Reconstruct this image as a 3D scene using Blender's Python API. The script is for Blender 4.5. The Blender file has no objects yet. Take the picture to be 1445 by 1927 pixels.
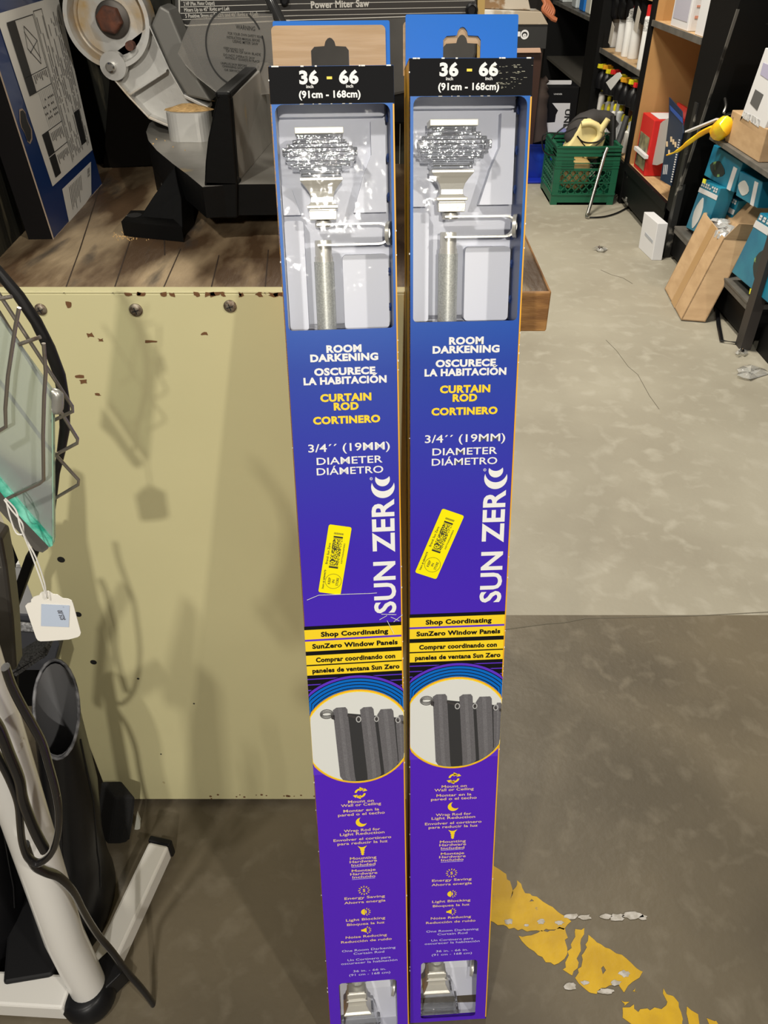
import bpy, math, random
from mathutils import Vector, Matrix
random.seed(7)
C = bpy.context.scene.collection
sc = bpy.context.scene
PI = math.pi

# ------------------------------------------------------------------ camera
FPX, PITCH, CAMH = 1450.0, math.radians(37.5), 1.2
cam_d = bpy.data.cameras.new('camera'); cam = bpy.data.objects.new('camera', cam_d); C.objects.link(cam)
cam_d.sensor_fit = 'HORIZONTAL'; cam_d.sensor_width = 36.0; cam_d.lens = 36.0*FPX/1445.0
cam_d.clip_start = 0.02
cam.location = (0, 0, CAMH); cam.rotation_euler = (PI/2-PITCH, 0, 0)
sc.camera = cam

# ------------------------------------------------------------------ world + lights
sc.view_settings.view_transform = 'Standard'; sc.view_settings.look = 'None'
sc.view_settings.gamma = 1.0; sc.view_settings.exposure = 0.0
wd = bpy.data.worlds.new('world'); sc.world = wd; wd.use_nodes = True
bg = wd.node_tree.nodes['Background']; bg.inputs[0].default_value = (1.0, 0.93, 0.82, 1); bg.inputs[1].default_value = 0.10
def lamp(name, loc, target, power, size, color, sizey=None, spread=PI):
    d = bpy.data.lights.new(name, 'AREA'); d.energy = power; d.color = color
    d.shape = 'RECTANGLE'; d.size = size; d.size_y = sizey or size; d.spread = spread
    o = bpy.data.objects.new(name, d); C.objects.link(o); o.location = loc
    o.rotation_euler = (Vector(target)-Vector(loc)).to_track_quat('-Z', 'Y').to_euler()
    return o
lamp('ceiling_lamp_key', (-0.8, -1.1, 3.0), (0.0, 0.7, 0.7), 36, 0.12, (1.0, 0.95, 0.86))
lamp('ceiling_lamp_right', (2.0, -1.5, 3.0), (-0.1, 0.8, 0.5), 44, 0.12, (1.0, 0.94, 0.84))
lamp('ceiling_lamp_front', (0.3, -4.2, 2.9), (-0.1, 0.8, 0.8), 108, 0.12, (1.0, 0.95, 0.86))
lamp('ceiling_lamp_back', (-1.6, 3.2, 3.4), (0.8, 1.2, 0.0), 80, 0.35, (1.0, 0.93, 0.80))
lamp('ceiling_lamp_aisle', (0.2, 2.9, 3.4), (1.0, 3.6, 0.0), 120, 0.5, (1.0, 0.93, 0.80))

# ------------------------------------------------------------------ pixel rays to world points (all baked into real geometry)
_s, _c = math.sin(PITCH), math.cos(PITCH)
def ray(x, y):
    a = (x-722.5)/FPX; b = (963.5-y)/FPX
    return Vector((a, _c+b*_s, -_s+b*_c))
def at(x, y, Y):
    d = ray(x, y); return Vector((0, 0, CAMH)) + d*(Y/d.y)
def fl(x, y, z=0.0):
    d = ray(x, y); return Vector((0, 0, CAMH)) + d*((z-CAMH)/d.z)
def xp(x, y, X):
    d = ray(x, y); return Vector((0, 0, CAMH)) + d*(X/d.x)

# ------------------------------------------------------------------ materials
MATS = {}
def M(name, c=None, r=0.5, m=0.0, c2=None, sc2=8.0, det=6.0, lo=0.4, hi=0.6, bump=0.0, bsc=60.0, stretch=(1,1,1),
      coat=0.0, trans=0.0, ior=1.45, alpha=1.0, c3=None, sc3=30.0, lo3=0.6, hi3=0.66, emis=None, spec=0.5, rvar=0.0):
    if name in MATS: return MATS[name]
    mt = bpy.data.materials.new(name); mt.use_nodes = True; MATS[name] = mt
    nt = mt.node_tree; N = nt.nodes; L = nt.links; b = N['Principled BSDF']
    b.inputs['Base Color'].default_value = (*c, 1); b.inputs['Roughness'].default_value = r
    b.inputs['Metallic'].default_value = m; b.inputs['Coat Weight'].default_value = coat
    b.inputs['Transmission Weight'].default_value = trans; b.inputs['IOR'].default_value = ior
    b.inputs['Alpha'].default_value = alpha; b.inputs['Specular IOR Level'].default_value = spec
    tc = N.new('ShaderNodeTexCoord'); mp = N.new('ShaderNodeMapping'); mp.inputs['Scale'].default_value = stretch
    L.new(tc.outputs['Object'], mp.inputs['Vector'])
    def noise(s, d, dist=0.0):
        n = N.new('ShaderNodeTexNoise'); n.inputs['Scale'].default_value = s; n.inputs['Detail'].default_value = d
        n.inputs['Distortion'].default_value = dist
        L.new(mp.outputs[0], n.inputs['Vector']); return n
    def ramp(src, l, h):
        q = N.new('ShaderNodeMapRange'); q.inputs[1].default_value = l; q.inputs[2].default_value = h
        L.new(src, q.inputs[0]); return q.outputs[0]
    def mix(fac, A, B):
        x = N.new('ShaderNodeMix'); x.data_type = 'RGBA'; L.new(fac, x.inputs[0])
        for s_, v in ((6, A), (7, B)):
            if isinstance(v, tuple): x.inputs[s_].default_value = (*v, 1)
            else: L.new(v, x.inputs[s_])
        return x.outputs[2]
    col = None
    if c2: col = mix(ramp(noise(sc2, det).outputs[0], lo, hi), tuple(c), tuple(c2))
    if c3: col = mix(ramp(noise(sc3, 8, 0.3).outputs[0], lo3, hi3), col if col else tuple(c), tuple(c3))
    if col: L.new(col, b.inputs['Base Color'])
    if rvar:
        n = noise(sc2*2, 5); q = N.new('ShaderNodeMapRange'); q.inputs[3].default_value = r-rvar; q.inputs[4].default_value = r+rvar
        L.new(n.outputs[0], q.inputs[0]); L.new(q.outputs[0], b.inputs['Roughness'])
    if bump:
        n = noise(bsc, 6); bp = N.new('ShaderNodeBump'); bp.inputs['Strength'].default_value = bump; bp.inputs['Distance'].default_value = 0.002
        L.new(n.outputs[0], bp.inputs['Height']); L.new(bp.outputs[0], b.inputs['Normal'])
    if emis:
        b.inputs['Emission Color'].default_value = (*emis[:3], 1); b.inputs['Emission Strength'].default_value = emis[3]
    return mt
def film(name, tint=(1,1,1), gloss=0.5, rough=0.08, bsc=30.0, bst=0.6, thr=0.0, milk=0.0):
    """clear plastic film: see-through sheet with a crinkled glossy skin"""
    if name in MATS: return MATS[name]
    mt = bpy.data.materials.new(name); mt.use_nodes = True; MATS[name] = mt
    nt = mt.node_tree; N = nt.nodes; L = nt.links
    for n in list(N):
        if n.type != 'OUTPUT_MATERIAL': N.remove(n)
    out = [n for n in N if n.type == 'OUTPUT_MATERIAL'][0]
    t = N.new('ShaderNodeBsdfTransparent'); t.inputs[0].default_value = (*tint, 1)
    g = N.new('ShaderNodeBsdfGlossy'); g.inputs['Roughness'].default_value = rough
    fr = N.new('ShaderNodeFresnel'); fr.inputs[0].default_value = 1.5
    mu = N.new('ShaderNodeMath'); mu.operation = 'MULTIPLY_ADD'; mu.inputs[1].default_value = gloss*2; mu.inputs[2].default_value = thr
    tc = N.new('ShaderNodeTexCoord'); n = N.new('ShaderNodeTexNoise'); n.inputs['Scale'].default_value = bsc; n.inputs['Detail'].default_value = 3
    bp = N.new('ShaderNodeBump'); bp.inputs['Strength'].default_value = bst; bp.inputs['Distance'].default_value = 0.004
    L.new(tc.outputs['Object'], n.inputs['Vector']); L.new(n.outputs[0], bp.inputs['Height'])
    L.new(bp.outputs[0], g.inputs['Normal'])
    mx = N.new('ShaderNodeMixShader'); L.new(fr.outputs[0], mu.inputs[0]); L.new(mu.outputs[0], mx.inputs[0])
    src = t.outputs[0]
    if milk:
        d = N.new('ShaderNodeBsdfDiffuse'); d.inputs[0].default_value = (*tint, 1)
        m2 = N.new('ShaderNodeMixShader'); m2.inputs[0].default_value = milk
        L.new(t.outputs[0], m2.inputs[1]); L.new(d.outputs[0], m2.inputs[2]); src = m2.outputs[0]
    L.new(src, mx.inputs[1]); L.new(g.outputs[0], mx.inputs[2]); L.new(mx.outputs[0], out.inputs[0])
    return mt
def gradZ(name, stops, r=0.35, bump=0.05):
    """printed colour gradient along the object's own z"""
    mt = M(name, (0.1,0.1,0.5), r=r, bump=bump, bsc=25, coat=0.0, spec=0.3); nt = mt.node_tree; N = nt.nodes; L = nt.links
    tc = N.new('ShaderNodeTexCoord'); sp = N.new('ShaderNodeSeparateXYZ'); L.new(tc.outputs['Object'], sp.inputs[0])
    cr = N.new('ShaderNodeValToRGB'); L.new(sp.outputs[2], cr.inputs[0])
    while len(cr.color_ramp.elements) < len(stops): cr.color_ramp.elements.new(0.5)
    for e, (p, c) in zip(cr.color_ramp.elements, stops): e.position = p; e.color = (*c, 1)
    L.new(cr.outputs[0], N['Principled BSDF'].inputs['Base Color']); return mt

# ------------------------------------------------------------------ mesh building
class MB:
    def __init__(s): s.v = []; s.f = []; s.m = []
    def add(s, vs, fs, mi=0, mat=None):
        o = len(s.v)
        for p in vs: s.v.append(tuple(mat @ Vector(p)) if mat else tuple(p))
        for f in fs: s.f.append([i+o for i in f]); s.m.append(mi)
        return s
    def box(s, a, b, mi=0, mat=None):
        x0, y0, z0 = a; x1, y1, z1 = b
        return s.add([(x0,y0,z0),(x1,y0,z0),(x1,y1,z0),(x0,y1,z0),(x0,y0,z1),(x1,y0,z1),(x1,y1,z1),(x0,y1,z1)],
              [(0,3,2,1),(4,5,6,7),(0,1,5,4),(1,2,6,5),(2,3,7,6),(3,0,4,7)], mi, mat)
    def bar(s, p0, p1, w, h, mi=0, up=(0,0,1)):
        p0, p1 = Vector(p0), Vector(p1); d = (p1-p0); l = d.length; d.normalize(); up = Vector(up)
        u = d.cross(up)
        if u.length < 1e-4: u = d.cross(Vector((0,1,0)))
        u.normalize(); n = u.cross(d)
        m = Matrix((( u.x,d.x,n.x,p0.x),(u.y,d.y,n.y,p0.y),(u.z,d.z,n.z,p0.z),(0,0,0,1)))
        return s.box((-w/2,0,-h/2),(w/2,l,h/2),mi,m)
    def tube(s, pts, r, n=10, mi=0, caps=True, flat=1.0, smooth=0):
        pts = [Vector(p) for p in pts]
        if smooth: pts = catmull(pts, smooth)
        rs = r if isinstance(r, (list, tuple)) else [r]*len(pts)
        if len(rs) != len(pts): rs = [rs[0]+(rs[-1]-rs[0])*i/(len(pts)-1) for i in range(len(pts))] if len(rs)==2 else [rs[min(len(rs)-1, int(i*len(rs)/len(pts)))] for i in range(len(pts))]
        vs = []; fs = []; pu = None
        for i, p in enumerate(pts):
            d = (pts[min(i+1,len(pts)-1)]-pts[max(i-1,0)]).normalized()
            if pu is None:
                pu = d.cross(Vector((0,0,1)))
                if pu.length < 0.05: pu = d.cross(Vector((0,1,0)))
            u = (pu - d*pu.dot(d)).normalized(); pu = u; w = d.cross(u)
            for k in range(n):
                a = 2*PI*k/n; vs.append(p+u*math.cos(a)*rs[i]+w*math.sin(a)*rs[i]*flat)
        for i in range(len(pts)-1):
            for k in range(n):
                a = i*n+k; b = i*n+(k+1)%n; fs.append((a,b,b+n,a+n))
        if caps: fs.append(tuple(range(n-1,-1,-1))); fs.append(tuple((len(pts)-1)*n+k for k in range(n)))
        return s.add(vs, fs, mi)
    def lathe(s, prof, base, axis, n=20, mi=0, square=False, yscale=1.0, rot=0.0):
        """prof: (radius, height) along axis"""
        base = Vector(base); ax = Vector(axis).normalized(); u = ax.cross(Vector((0,1,0)))
        if u.length < 0.1: u = ax.cross(Vector((1,0,0)))
        u.normalize(); w = ax.cross(u)
        if square: n = 4
        vs = []; fs = []
        for r, h in prof:
            for k in range(n):
                a = 2*PI*(k+(0.5 if square else 0))/n+rot; q = r*(math.sqrt(2) if square else 1)
                vs.append(base+ax*h+u*math.cos(a)*q+w*math.sin(a)*q*yscale)
        for i in range(len(prof)-1):
            for k in range(n):
                a = i*n+k; b = i*n+(k+1)%n; fs.append((a,b,b+n,a+n))
        fs.append(tuple(range(n-1,-1,-1))); fs.append(tuple((len(prof)-1)*n+k for k in range(n)))
        return s.add(vs, fs, mi)
    def prism(s, pts, ext, mi=0):
        """pts: 3D polygon (convex or not), ext: extrusion vector"""
        pts = [Vector(p) for p in pts]; e = Vector(ext); n = len(pts)
        return s.add(pts+[p+e for p in pts], [tuple(range(n)), tuple(range(2*n-1,n-1,-1))]+[(i,i+n,(i+1)%n+n,(i+1)%n) for i in range(n)], mi)
    def loft(s, rings, mi=0, caps=True, close=True):
        n = len(rings[0]); vs = [p for r in rings for p in r]; fs = []
        for i in range(len(rings)-1):
            for k in range(n if close else n-1):
                a = i*n+k; b = i*n+(k+1)%n; fs.append((a,b,b+n,a+n))
        if caps: fs.append(tuple(range(n-1,-1,-1))); fs.append(tuple((len(rings)-1)*n+k for k in range(n)))
        return s.add(vs, fs, mi)
    def shape(s, loops, depth, mi=0, mat=None):
        """2D outline (first loop) with holes, filled, thickness depth, put by mat (local xy plane, thickness along -z)"""
        vs, fs = fill2d(loops, depth); return s.add(vs, fs, mi, mat)
    def text(s, body, w, h, pos, rot=0.0, bold=0.0, mi=0, mat=None, align='C'):
        vs, fs = glyphs(body, bold)
        if not vs: return s
        xs = [v[0] for v in vs]; x0, x1 = min(xs), max(xs); sx = w/(x1-x0) if w else h/CAP
        sy = h/CAP; ca, sa = math.cos(rot), math.sin(rot); out = []
        for v in vs:
            x = (v[0]-(x0+x1)/2)*sx if align == 'C' else (v[0]-x0)*sx
            y = v[1]*sy - (h/2)
            out.append((pos[0]+x*ca-y*sa, pos[1]+x*sa+y*ca, pos[2] if len(pos) > 2 else 0))
        return s.add(out, fs, mi, mat)
def catmull(p, k):
    q = [p[0]]+list(p)+[p[-1]]; out = []
    for i in range(1, len(q)-2):
        for j in range(k):
            t = j/k; a, b, c, d = q[i-1], q[i], q[i+1], q[i+2]
            out.append(0.5*((2*b)+(c-a)*t+(2*a-5*b+4*c-d)*t*t+(3*b-a-3*c+d)*t**3))
    out.append(q[-2]); return out
def fill2d(loops, depth=0.0):
    cu = bpy.data.curves.new('tmp', 'CURVE'); cu.dimensions = '2D'; cu.fill_mode = 'BOTH'; cu.extrude = depth/2
    for lp in loops:
        sp = cu.splines.new('POLY'); sp.points.add(len(lp)-1); sp.use_cyclic_u = True
        for q, p in zip(sp.points, lp): q.co = (p[0], p[1], 0, 1)
    o = bpy.data.objects.new('tmp', cu); C.objects.link(o)
    me = bpy.data.meshes.new_from_object(o.evaluated_get(bpy.context.evaluated_depsgraph_get()))
    vs = [(v.co.x, v.co.y, v.co.z-depth/2) for v in me.vertices]; fs = [tuple(p.vertices) for p in me.polygons]
    bpy.data.objects.remove(o); bpy.data.curves.remove(cu); bpy.data.meshes.remove(me)
    return vs, fs
_g = {}
def glyphs(body, bold):
    k = (body, bold)
    if k in _g: return _g[k]
    cu = bpy.data.curves.new('tmp', 'FONT'); cu.body = body; cu.size = 1.0; cu.offset = bold; cu.resolution_u = 3; cu.fill_mode = 'BOTH'
    if bold > 0: cu.space_character = 1.0+bold*1.5
    o = bpy.data.objects.new('tmp', cu); C.objects.link(o)
    me = bpy.data.meshes.new_from_object(o.evaluated_get(bpy.context.evaluated_depsgraph_get()))
    vs = [tuple(v.co) for v in me.vertices]; fs = [tuple(p.vertices) for p in me.polygons]
    bpy.data.objects.remove(o); bpy.data.curves.remove(cu); bpy.data.meshes.remove(me)
    _g[k] = (vs, fs); return _g[k]
CAP = max(v[1] for v in glyphs('H', 0.0)[0])
def rrect(x0, y0, x1, y1, r, n=5, rs=None):
    rs = rs or [r]*4; out = []
    for (cx, cy, a0), q in zip(((x1-rs[0], y0+rs[0], -PI/2), (x1-rs[1], y1-rs[1], 0), (x0+rs[2], y1-rs[2], PI/2), (x0+rs[3], y0+rs[3], PI)), rs):
        for i in range(n+1):
            a = a0+PI/2*i/n; out.append((cx+q*math.cos(a), cy+q*math.sin(a)))
    return out
def circ(cx, cy, r, n=24, ry=None): return [(cx+r*math.cos(2*PI*i/n), cy+(ry or r)*math.sin(2*PI*i/n)) for i in range(n)]
def tag(o, label=None, cat=None, group=None, kind=None):
    if label: o['label'] = label
    if cat: o['category'] = cat
    if group: o['group'] = group
    if kind: o['kind'] = kind
    return o
OFF = {}
def obj(name, mb, mats, parent=None, smooth=False, bevel=0.0, seg=2, loc=None, label=None, autos=None):
    me = bpy.data.meshes.new(name)
    off = OFF.get(parent.name, Vector((0,0,0))) if parent is not None else Vector((0,0,0))
    base = Vector(loc) if loc is not None else Vector((0,0,0))
    if parent is None and loc is None and mb.v:
        xs, ys, zs = zip(*mb.v); base = Vector(((min(xs)+max(xs))/2, (min(ys)+max(ys))/2, min(zs)))
    me.from_pydata([tuple(Vector(v)-off-base) for v in mb.v], [], mb.f); 
    mats = mats if isinstance(mats, (list, tuple)) else [mats]
    for m in mats: me.materials.append(m)
    for p, mi in zip(me.polygons, mb.m): p.material_index = mi
    o = bpy.data.objects.new(name, me); C.objects.link(o); o.location = base
    if parent is not None: o.parent = parent; OFF[o.name] = off+base
    import bmesh
    bm = bmesh.new(); bm.from_mesh(me); bmesh.ops.recalc_face_normals(bm, faces=bm.faces); bm.to_mesh(me); bm.free()
    if smooth:
        for p in me.polygons: p.use_smooth = True
        me.set_sharp_from_angle(angle=math.radians(autos or 40))
    if bevel:
        md = o.modifiers.new('b', 'BEVEL'); md.width = bevel; md.segments = seg; md.limit_method = 'ANGLE'; md.angle_limit = math.radians(35)
    if label: o['label'] = label
    return o
def thing(name, label, cat, loc, group=None, world=True, matrix=None):
    o = bpy.data.objects.new(name, None); C.objects.link(o); o.empty_display_size = 0.05
    if matrix is not None: o.matrix_world = matrix
    else: o.location = loc
    if world and matrix is None: OFF[o.name] = Vector(loc)        # children are written in world coordinates
    return tag(o, label, cat, group)
def dup(root, loc=None, matrix=None, label=None, group=None):
    r = root.copy(); C.objects.link(r)
    if matrix is not None: r.matrix_world = matrix
    if loc is not None: r.location = loc
    if label: r['label'] = label
    if group: r['group'] = group
    for ch in list(root.children):
        c = ch.copy(); C.objects.link(c); c.parent = r
        for g in list(ch.children):
            d = g.copy(); C.objects.link(d); d.parent = c
    return r
PLANE_XZ = Matrix(((1,0,0,0),(0,0,-1,0),(0,1,0,0),(0,0,0,1)))     # 2D (x,y) -> (x, 0, z); +local z -> -y (towards viewer)

# ------------------------------------------------------------------ palette
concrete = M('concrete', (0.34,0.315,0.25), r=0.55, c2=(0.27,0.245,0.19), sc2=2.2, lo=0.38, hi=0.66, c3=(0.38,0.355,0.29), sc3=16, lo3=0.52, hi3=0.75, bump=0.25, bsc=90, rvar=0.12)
concrete2 = M('shaded_brown_concrete', (0.140,0.115,0.076), r=0.5, c2=(0.086,0.070,0.046), sc2=3.0, lo=0.38, hi=0.66, c3=(0.21,0.18,0.13), sc3=24, lo3=0.52, hi3=0.95, bump=0.25, bsc=90, rvar=0.12)  # browner near slab; the bench's shade is also darkened into its colour
wood_top = M('worn_bench_wood', (0.10,0.060,0.032), r=0.38, c2=(0.44,0.33,0.20), sc2=5, lo=0.44, hi=0.62, stretch=(3,0.9,1), c3=(0.05,0.045,0.04), sc3=7, lo3=0.56, hi3=0.68, bump=0.4, bsc=60)
wood_end = M('raw_wood_edge', (0.40,0.20,0.06), r=0.6, c2=(0.22,0.10,0.03), sc2=20, stretch=(1,1,5), bump=0.3, bsc=120)
cream = M('cream_painted_metal', (0.63,0.585,0.335), r=0.42, c2=(0.57,0.53,0.30), sc2=3, lo=0.3, hi=0.7, c3=(0.36,0.27,0.12), sc3=26, lo3=0.755, hi3=0.80, bump=0.06, bsc=12)
rust = M('rust', (0.15,0.05,0.025), r=0.8, c2=(0.07,0.03,0.02), sc2=60, bump=0.5, bsc=200)
wallwood = M('dark_weathered_boards', (0.040,0.038,0.027), r=0.8, spec=0.15, c2=(0.015,0.015,0.012), sc2=6, stretch=(4,4,0.6), c3=(0.10,0.09,0.06), sc3=14, lo3=0.6, hi3=0.72, bump=0.5, bsc=50)
black_paint = M('black_paint', (0.004,0.004,0.004), r=0.5, spec=0.14, c3=(0.25,0.24,0.22), sc3=55, lo3=0.70, hi3=0.74, bump=0.15, bsc=90)
black_plastic = M('black_plastic', (0.006,0.006,0.007), r=0.38, spec=0.35)
black_matte = M('black_matte', (0.004,0.004,0.004), r=0.8, spec=0.1)
black_shelf = M('black_shelf_metal', (0.005,0.005,0.005), r=0.5, spec=0.2, c3=(0.12,0.11,0.10), sc3=20, lo3=0.72, hi3=0.78)
grey_shelf = M('grey_shelf_board', (0.13,0.12,0.105), r=0.55, c2=(0.09,0.085,0.075), sc2=12)
alu = M('cast_aluminium', (0.52,0.51,0.48), r=0.42, m=0.3, c3=(0.46,0.31,0.13), sc3=13, lo3=0.52, hi3=0.66, bump=0.2, bsc=120)
alu_clean = M('silver_paint', (0.58,0.57,0.54), r=0.4, m=0.5)
machined = M('machined_iron', (0.42,0.40,0.36), r=0.5, m=0.5, c2=(0.26,0.245,0.21), sc2=9, c3=(0.55,0.42,0.22), sc3=16, lo3=0.64, hi3=0.74, bump=0.15, bsc=80)
sawdust = M('sawdust', (0.62,0.40,0.17), r=0.95, c2=(0.45,0.28,0.11), sc2=90, bump=1.0, bsc=300)
steel = M('steel_wire', (0.42,0.38,0.33), r=0.35, m=0.9, c3=(0.22,0.12,0.07), sc3=40, lo3=0.6, hi3=0.7)
chrome = M('bright_steel', (0.7,0.69,0.66), r=0.25, m=1.0)
nickel = M('brushed_nickel', (0.74,0.72,0.65), r=0.33, m=0.6, bump=0.05, bsc=400)
rodpaint = M('speckled_silver_rod', (0.62,0.63,0.58), r=0.4, m=0.45, c2=(0.44,0.45,0.42), sc2=700, lo=0.35, hi=0.65)
tray_m = M('pale_tray_plastic', (0.72,0.74,0.82), r=0.45)
crystal = film('clear_acrylic', tint=(0.90,0.91,0.92), gloss=1.3, rough=0.05, bsc=120, bst=0.35, milk=0.05)
cardboard = M('kraft_cardboard', (0.50,0.335,0.185), r=0.75, c2=(0.43,0.28,0.15), sc2=10, stretch=(1,1,3), bump=0.06, bsc=30)
kraft_tab = M('kraft_tab', (0.53,0.36,0.21), r=0.7, c2=(0.46,0.30,0.16), sc2=14, lo=0.4, hi=0.6, stretch=(1,1,14), bump=0.15, bsc=60)
tape_m = M('brown_tape', (0.42,0.26,0.12), r=0.3)
p_blue = M('print_bright_blue', (0.0,0.145,0.58), r=0.4, spec=0.25)
p_black = M('print_black', (0.007,0.007,0.008), r=0.6, spec=0.1, bump=0.05, bsc=70)
p_white = M('print_white', (0.86,0.86,0.84), r=0.4)
p_yellow = M('print_yellow', (0.95,0.68,0.02), r=0.35)
p_orange = M('print_orange', (0.85,0.42,0.02), r=0.4)
p_peach = M('print_peach', (0.85,0.60,0.36), r=0.4)
p_lilac = M('print_lilac', (0.66,0.60,0.88), r=0.4)
p_purple = M('print_purple', (0.11,0.03,0.60), r=0.35)
sleeve_m = gradZ('printed_sleeve', [(0.0,(0.085,0.016,0.50)),(0.52,(0.085,0.016,0.52)),(0.72,(0.050,0.022,0.46)),(0.9,(0.018,0.055,0.38)),(1.0,(0.008,0.13,0.50))])
white_card = M('white_card', (0.80,0.80,0.78), r=0.45)
sticker_y = M('sticker_yellow', (0.98,0.86,0.0), r=0.3)
ink = M('black_ink', (0.02,0.02,0.02), r=0.5)
glass_m = film('smoked_flat_glass', tint=(0.78,0.84,0.80), gloss=0.8, rough=0.03, bsc=4, bst=0.05, milk=0.30)
wrap = film('clear_wrap', tint=(1.0,1.0,1.0), gloss=0.16, rough=0.07, bsc=26, bst=0.5)
lexan = film('scuffed_clear_guard', tint=(0.72,0.70,0.66), gloss=0.8, rough=0.25, bsc=20, bst=0.3, milk=0.14)
glass_edge = M('green_glass_edge', (0.02,0.36,0.24), r=0.12, c2=(0.25,0.75,0.58), sc2=60, spec=0.9, bump=0.5, bsc=80)
white_enamel = M('white_enamel', (0.76,0.74,0.70), r=0.3, coat=0.4, c3=(0.40,0.33,0.25), sc3=22, lo3=0.72, hi3=0.76)
rubber = M('black_rubber', (0.007,0.007,0.008), r=0.33, spec=0.4, bump=0.1, bsc=30)
rubber_grey = M('grey_boot_lining', (0.14,0.14,0.145), r=0.6)
string_m = M('cotton_string', (0.80,0.78,0.73), r=0.8)
tag_m = M('tag_paper', (0.86,0.83,0.76), r=0.6)
label_blue = M('price_label_paper', (0.52,0.60,0.74), r=0.5)
hardboard = M('hardboard', (0.47,0.265,0.10), r=0.6, c2=(0.42,0.23,0.085), sc2=4)
pale_wood = M('pale_shelf_wood', (0.55,0.37,0.19), r=0.6, c2=(0.46,0.30,0.15), sc2=12, stretch=(6,1,1))
green_pl = M('green_crate_plastic', (0.008,0.10,0.05), r=0.4)
buttery = M('pale_yellow_plastic', (0.82,0.70,0.33), r=0.4)
red_card = M('red_card', (0.62,0.02,0.02), r=0.4)
navy_card = M('navy_card', (0.015,0.03,0.07), r=0.35)
teal_card = M('teal_card', (0.01,0.16,0.28), r=0.35, c2=(0.015,0.22,0.34), sc2=8)

# ================================================================== THE SETTING
def struct(name, mb, m, **k): return tag(obj(name, mb, m, **k), kind='structure')
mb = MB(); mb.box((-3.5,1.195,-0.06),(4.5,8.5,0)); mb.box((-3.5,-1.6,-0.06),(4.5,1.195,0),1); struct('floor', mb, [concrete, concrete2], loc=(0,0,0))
BZ_ = 0.905
wd_ = MB(); wd_.box((-0.50,0.745,BZ_+.0005),(-0.452,1.262,1.45)); wl = struct('wall_left', wd_, wallwood)
for v in wl.data.vertices:      # the side wall runs slightly outward towards the back
    if v.co.y+wl.location.y < 1.0: v.co.x += 0.035
mb = MB()
for i in range(6): mb.box((-0.50+i*0.105,1.262,BZ_-.3),(-0.50+i*0.105+0.1035,1.30,1.45))
struct('wall_back', mb, wallwood)
mb = MB(); mb.box((-3.5,8.0,0),(4.5,8.1,3.5)); struct('wall_far', mb, M('dark_far_wall',(0.03,0.026,0.022),r=0.8))

# worn yellow line painted on the floor
mb = MB()
def jag(pts, k=6, amp=0.006):
    out = []
    for i, p in enumerate(pts):
        q = pts[(i+1) % len(pts)]
        p, q = Vector(p), Vector(q); n = max(2, int((q-p).length/0.006))
        for j in range(n):
            out.append(p.lerp(q, j/n)+Vector((random.uniform(-1,1), random.uniform(-1,1)))*amp*0.42)
    return [tuple(p) for p in out]
def fpx(pts): return [tuple(fl(x, y).xy) for x, y in pts]
patches = [
 [(915,1640),(927,1628),(950,1640),(962,1668),(962,1690),(975,1655),(988,1680),(1010,1690),(1030,1702),(1050,1715),(1072,1733),(1060,1750),(1010,1752),(960,1748),(930,1738),(912,1725)],
 [(978,1762),(1065,1745),(1067,1800),(1045,1818),(1010,1800)],
 [(1084,1750),(1097,1750),(1085,1822),(1078,1838),(1060,1828),(1068,1800)],
 [(1108,1762),(1140,1783),(1170,1800),(1213,1831),(1190,1850),(1172,1868),(1160,1850),(1112,1872),(1085,1842)],
 [(1173,1895),(1192,1890),(1200,1905),(1225,1900),(1255,1895),(1248,1862),(1272,1880),(1285,1908),(1283,1945),(1240,1950),(1200,1935),(1172,1918)],
 [(1292,1898),(1312,1910),(1322,1945),(1300,1945)],[(1332,1920),(1350,1925),(1375,1960),(1335,1950)],[(1168,1886),(1180,1883),(1178,1896)],[(1194,1862),(1199,1870),(1190,1868)]]
holes = {0:[(1000,1692),(1005,1696),(996,1697)],3:[(1135,1818),(1140,1826),(1134,1834),(1131,1822)]}
for i, p in enumerate(patches):
    loops = [jag(fpx(p))]
    if i in holes: loops.append(fpx(holes[i]))
    mb.shape(loops, 0.0006, 0, Matrix.Translation((0,0,0.0008)))
pal = M('worn_yellow_floor_paint', (0.62,0.38,0.01), r=0.5, c2=(0.52,0.31,0.01), sc2=20, c3=(0.25,0.20,0.12), sc3=60, lo3=0.68, hi3=0.76, bump=0.3, bsc=90)
tag(obj('floor_line', mb, pal), 'chipped yellow line painted across the concrete floor by the right carton', 'floor marking')
mb = MB()
for x, y, rx, ry in [(1075,1725,16,6),(1100,1727,14,6),(1140,1725,12,6),(1160,1727,16,8),(1190,1723,22,9),(1072,1857,12,10),(957,1735,9,6),(1018,1735,9,6),(1052,1737,9,5),(1175,1833,12,7),(1158,1850,12,6),(1140,1866,16,6),(1100,1850,9,5),(990,1742,5,3),(1210,1727,9,6)]:
    c = [(x+rx*math.cos(a/14*2*PI)*random.uniform(.6,1.1), y+ry*math.sin(a/14*2*PI)*random.uniform(.6,1.1)) for a in range(14)]
    mb.shape([fpx(c)], 0.0006, 0, Matrix.Translation((0,0,0.0014)))
tag(obj('plaster_crumbs', mb, M('chalky_white',(0.55,0.52,0.48),r=0.9,c2=(0.38,0.35,0.3),sc2=90)), 'greyish white paint smears over the yellow floor line', 'paint smear')
mb = MB()   # floor joint and cracks
def crack(pts, w):
    P = [fl(*p) for p in pts]
    for a, b in zip(P, P[1:]):
        n = (b-a).cross(Vector((0,0,1))).normalized()*w; mb.add([a-n+Vector((0,0,.0006)), a+n+Vector((0,0,.0006)), b+n+Vector((0,0,.0006)), b-n+Vector((0,0,.0006))], [(0,1,2,3)])
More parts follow.
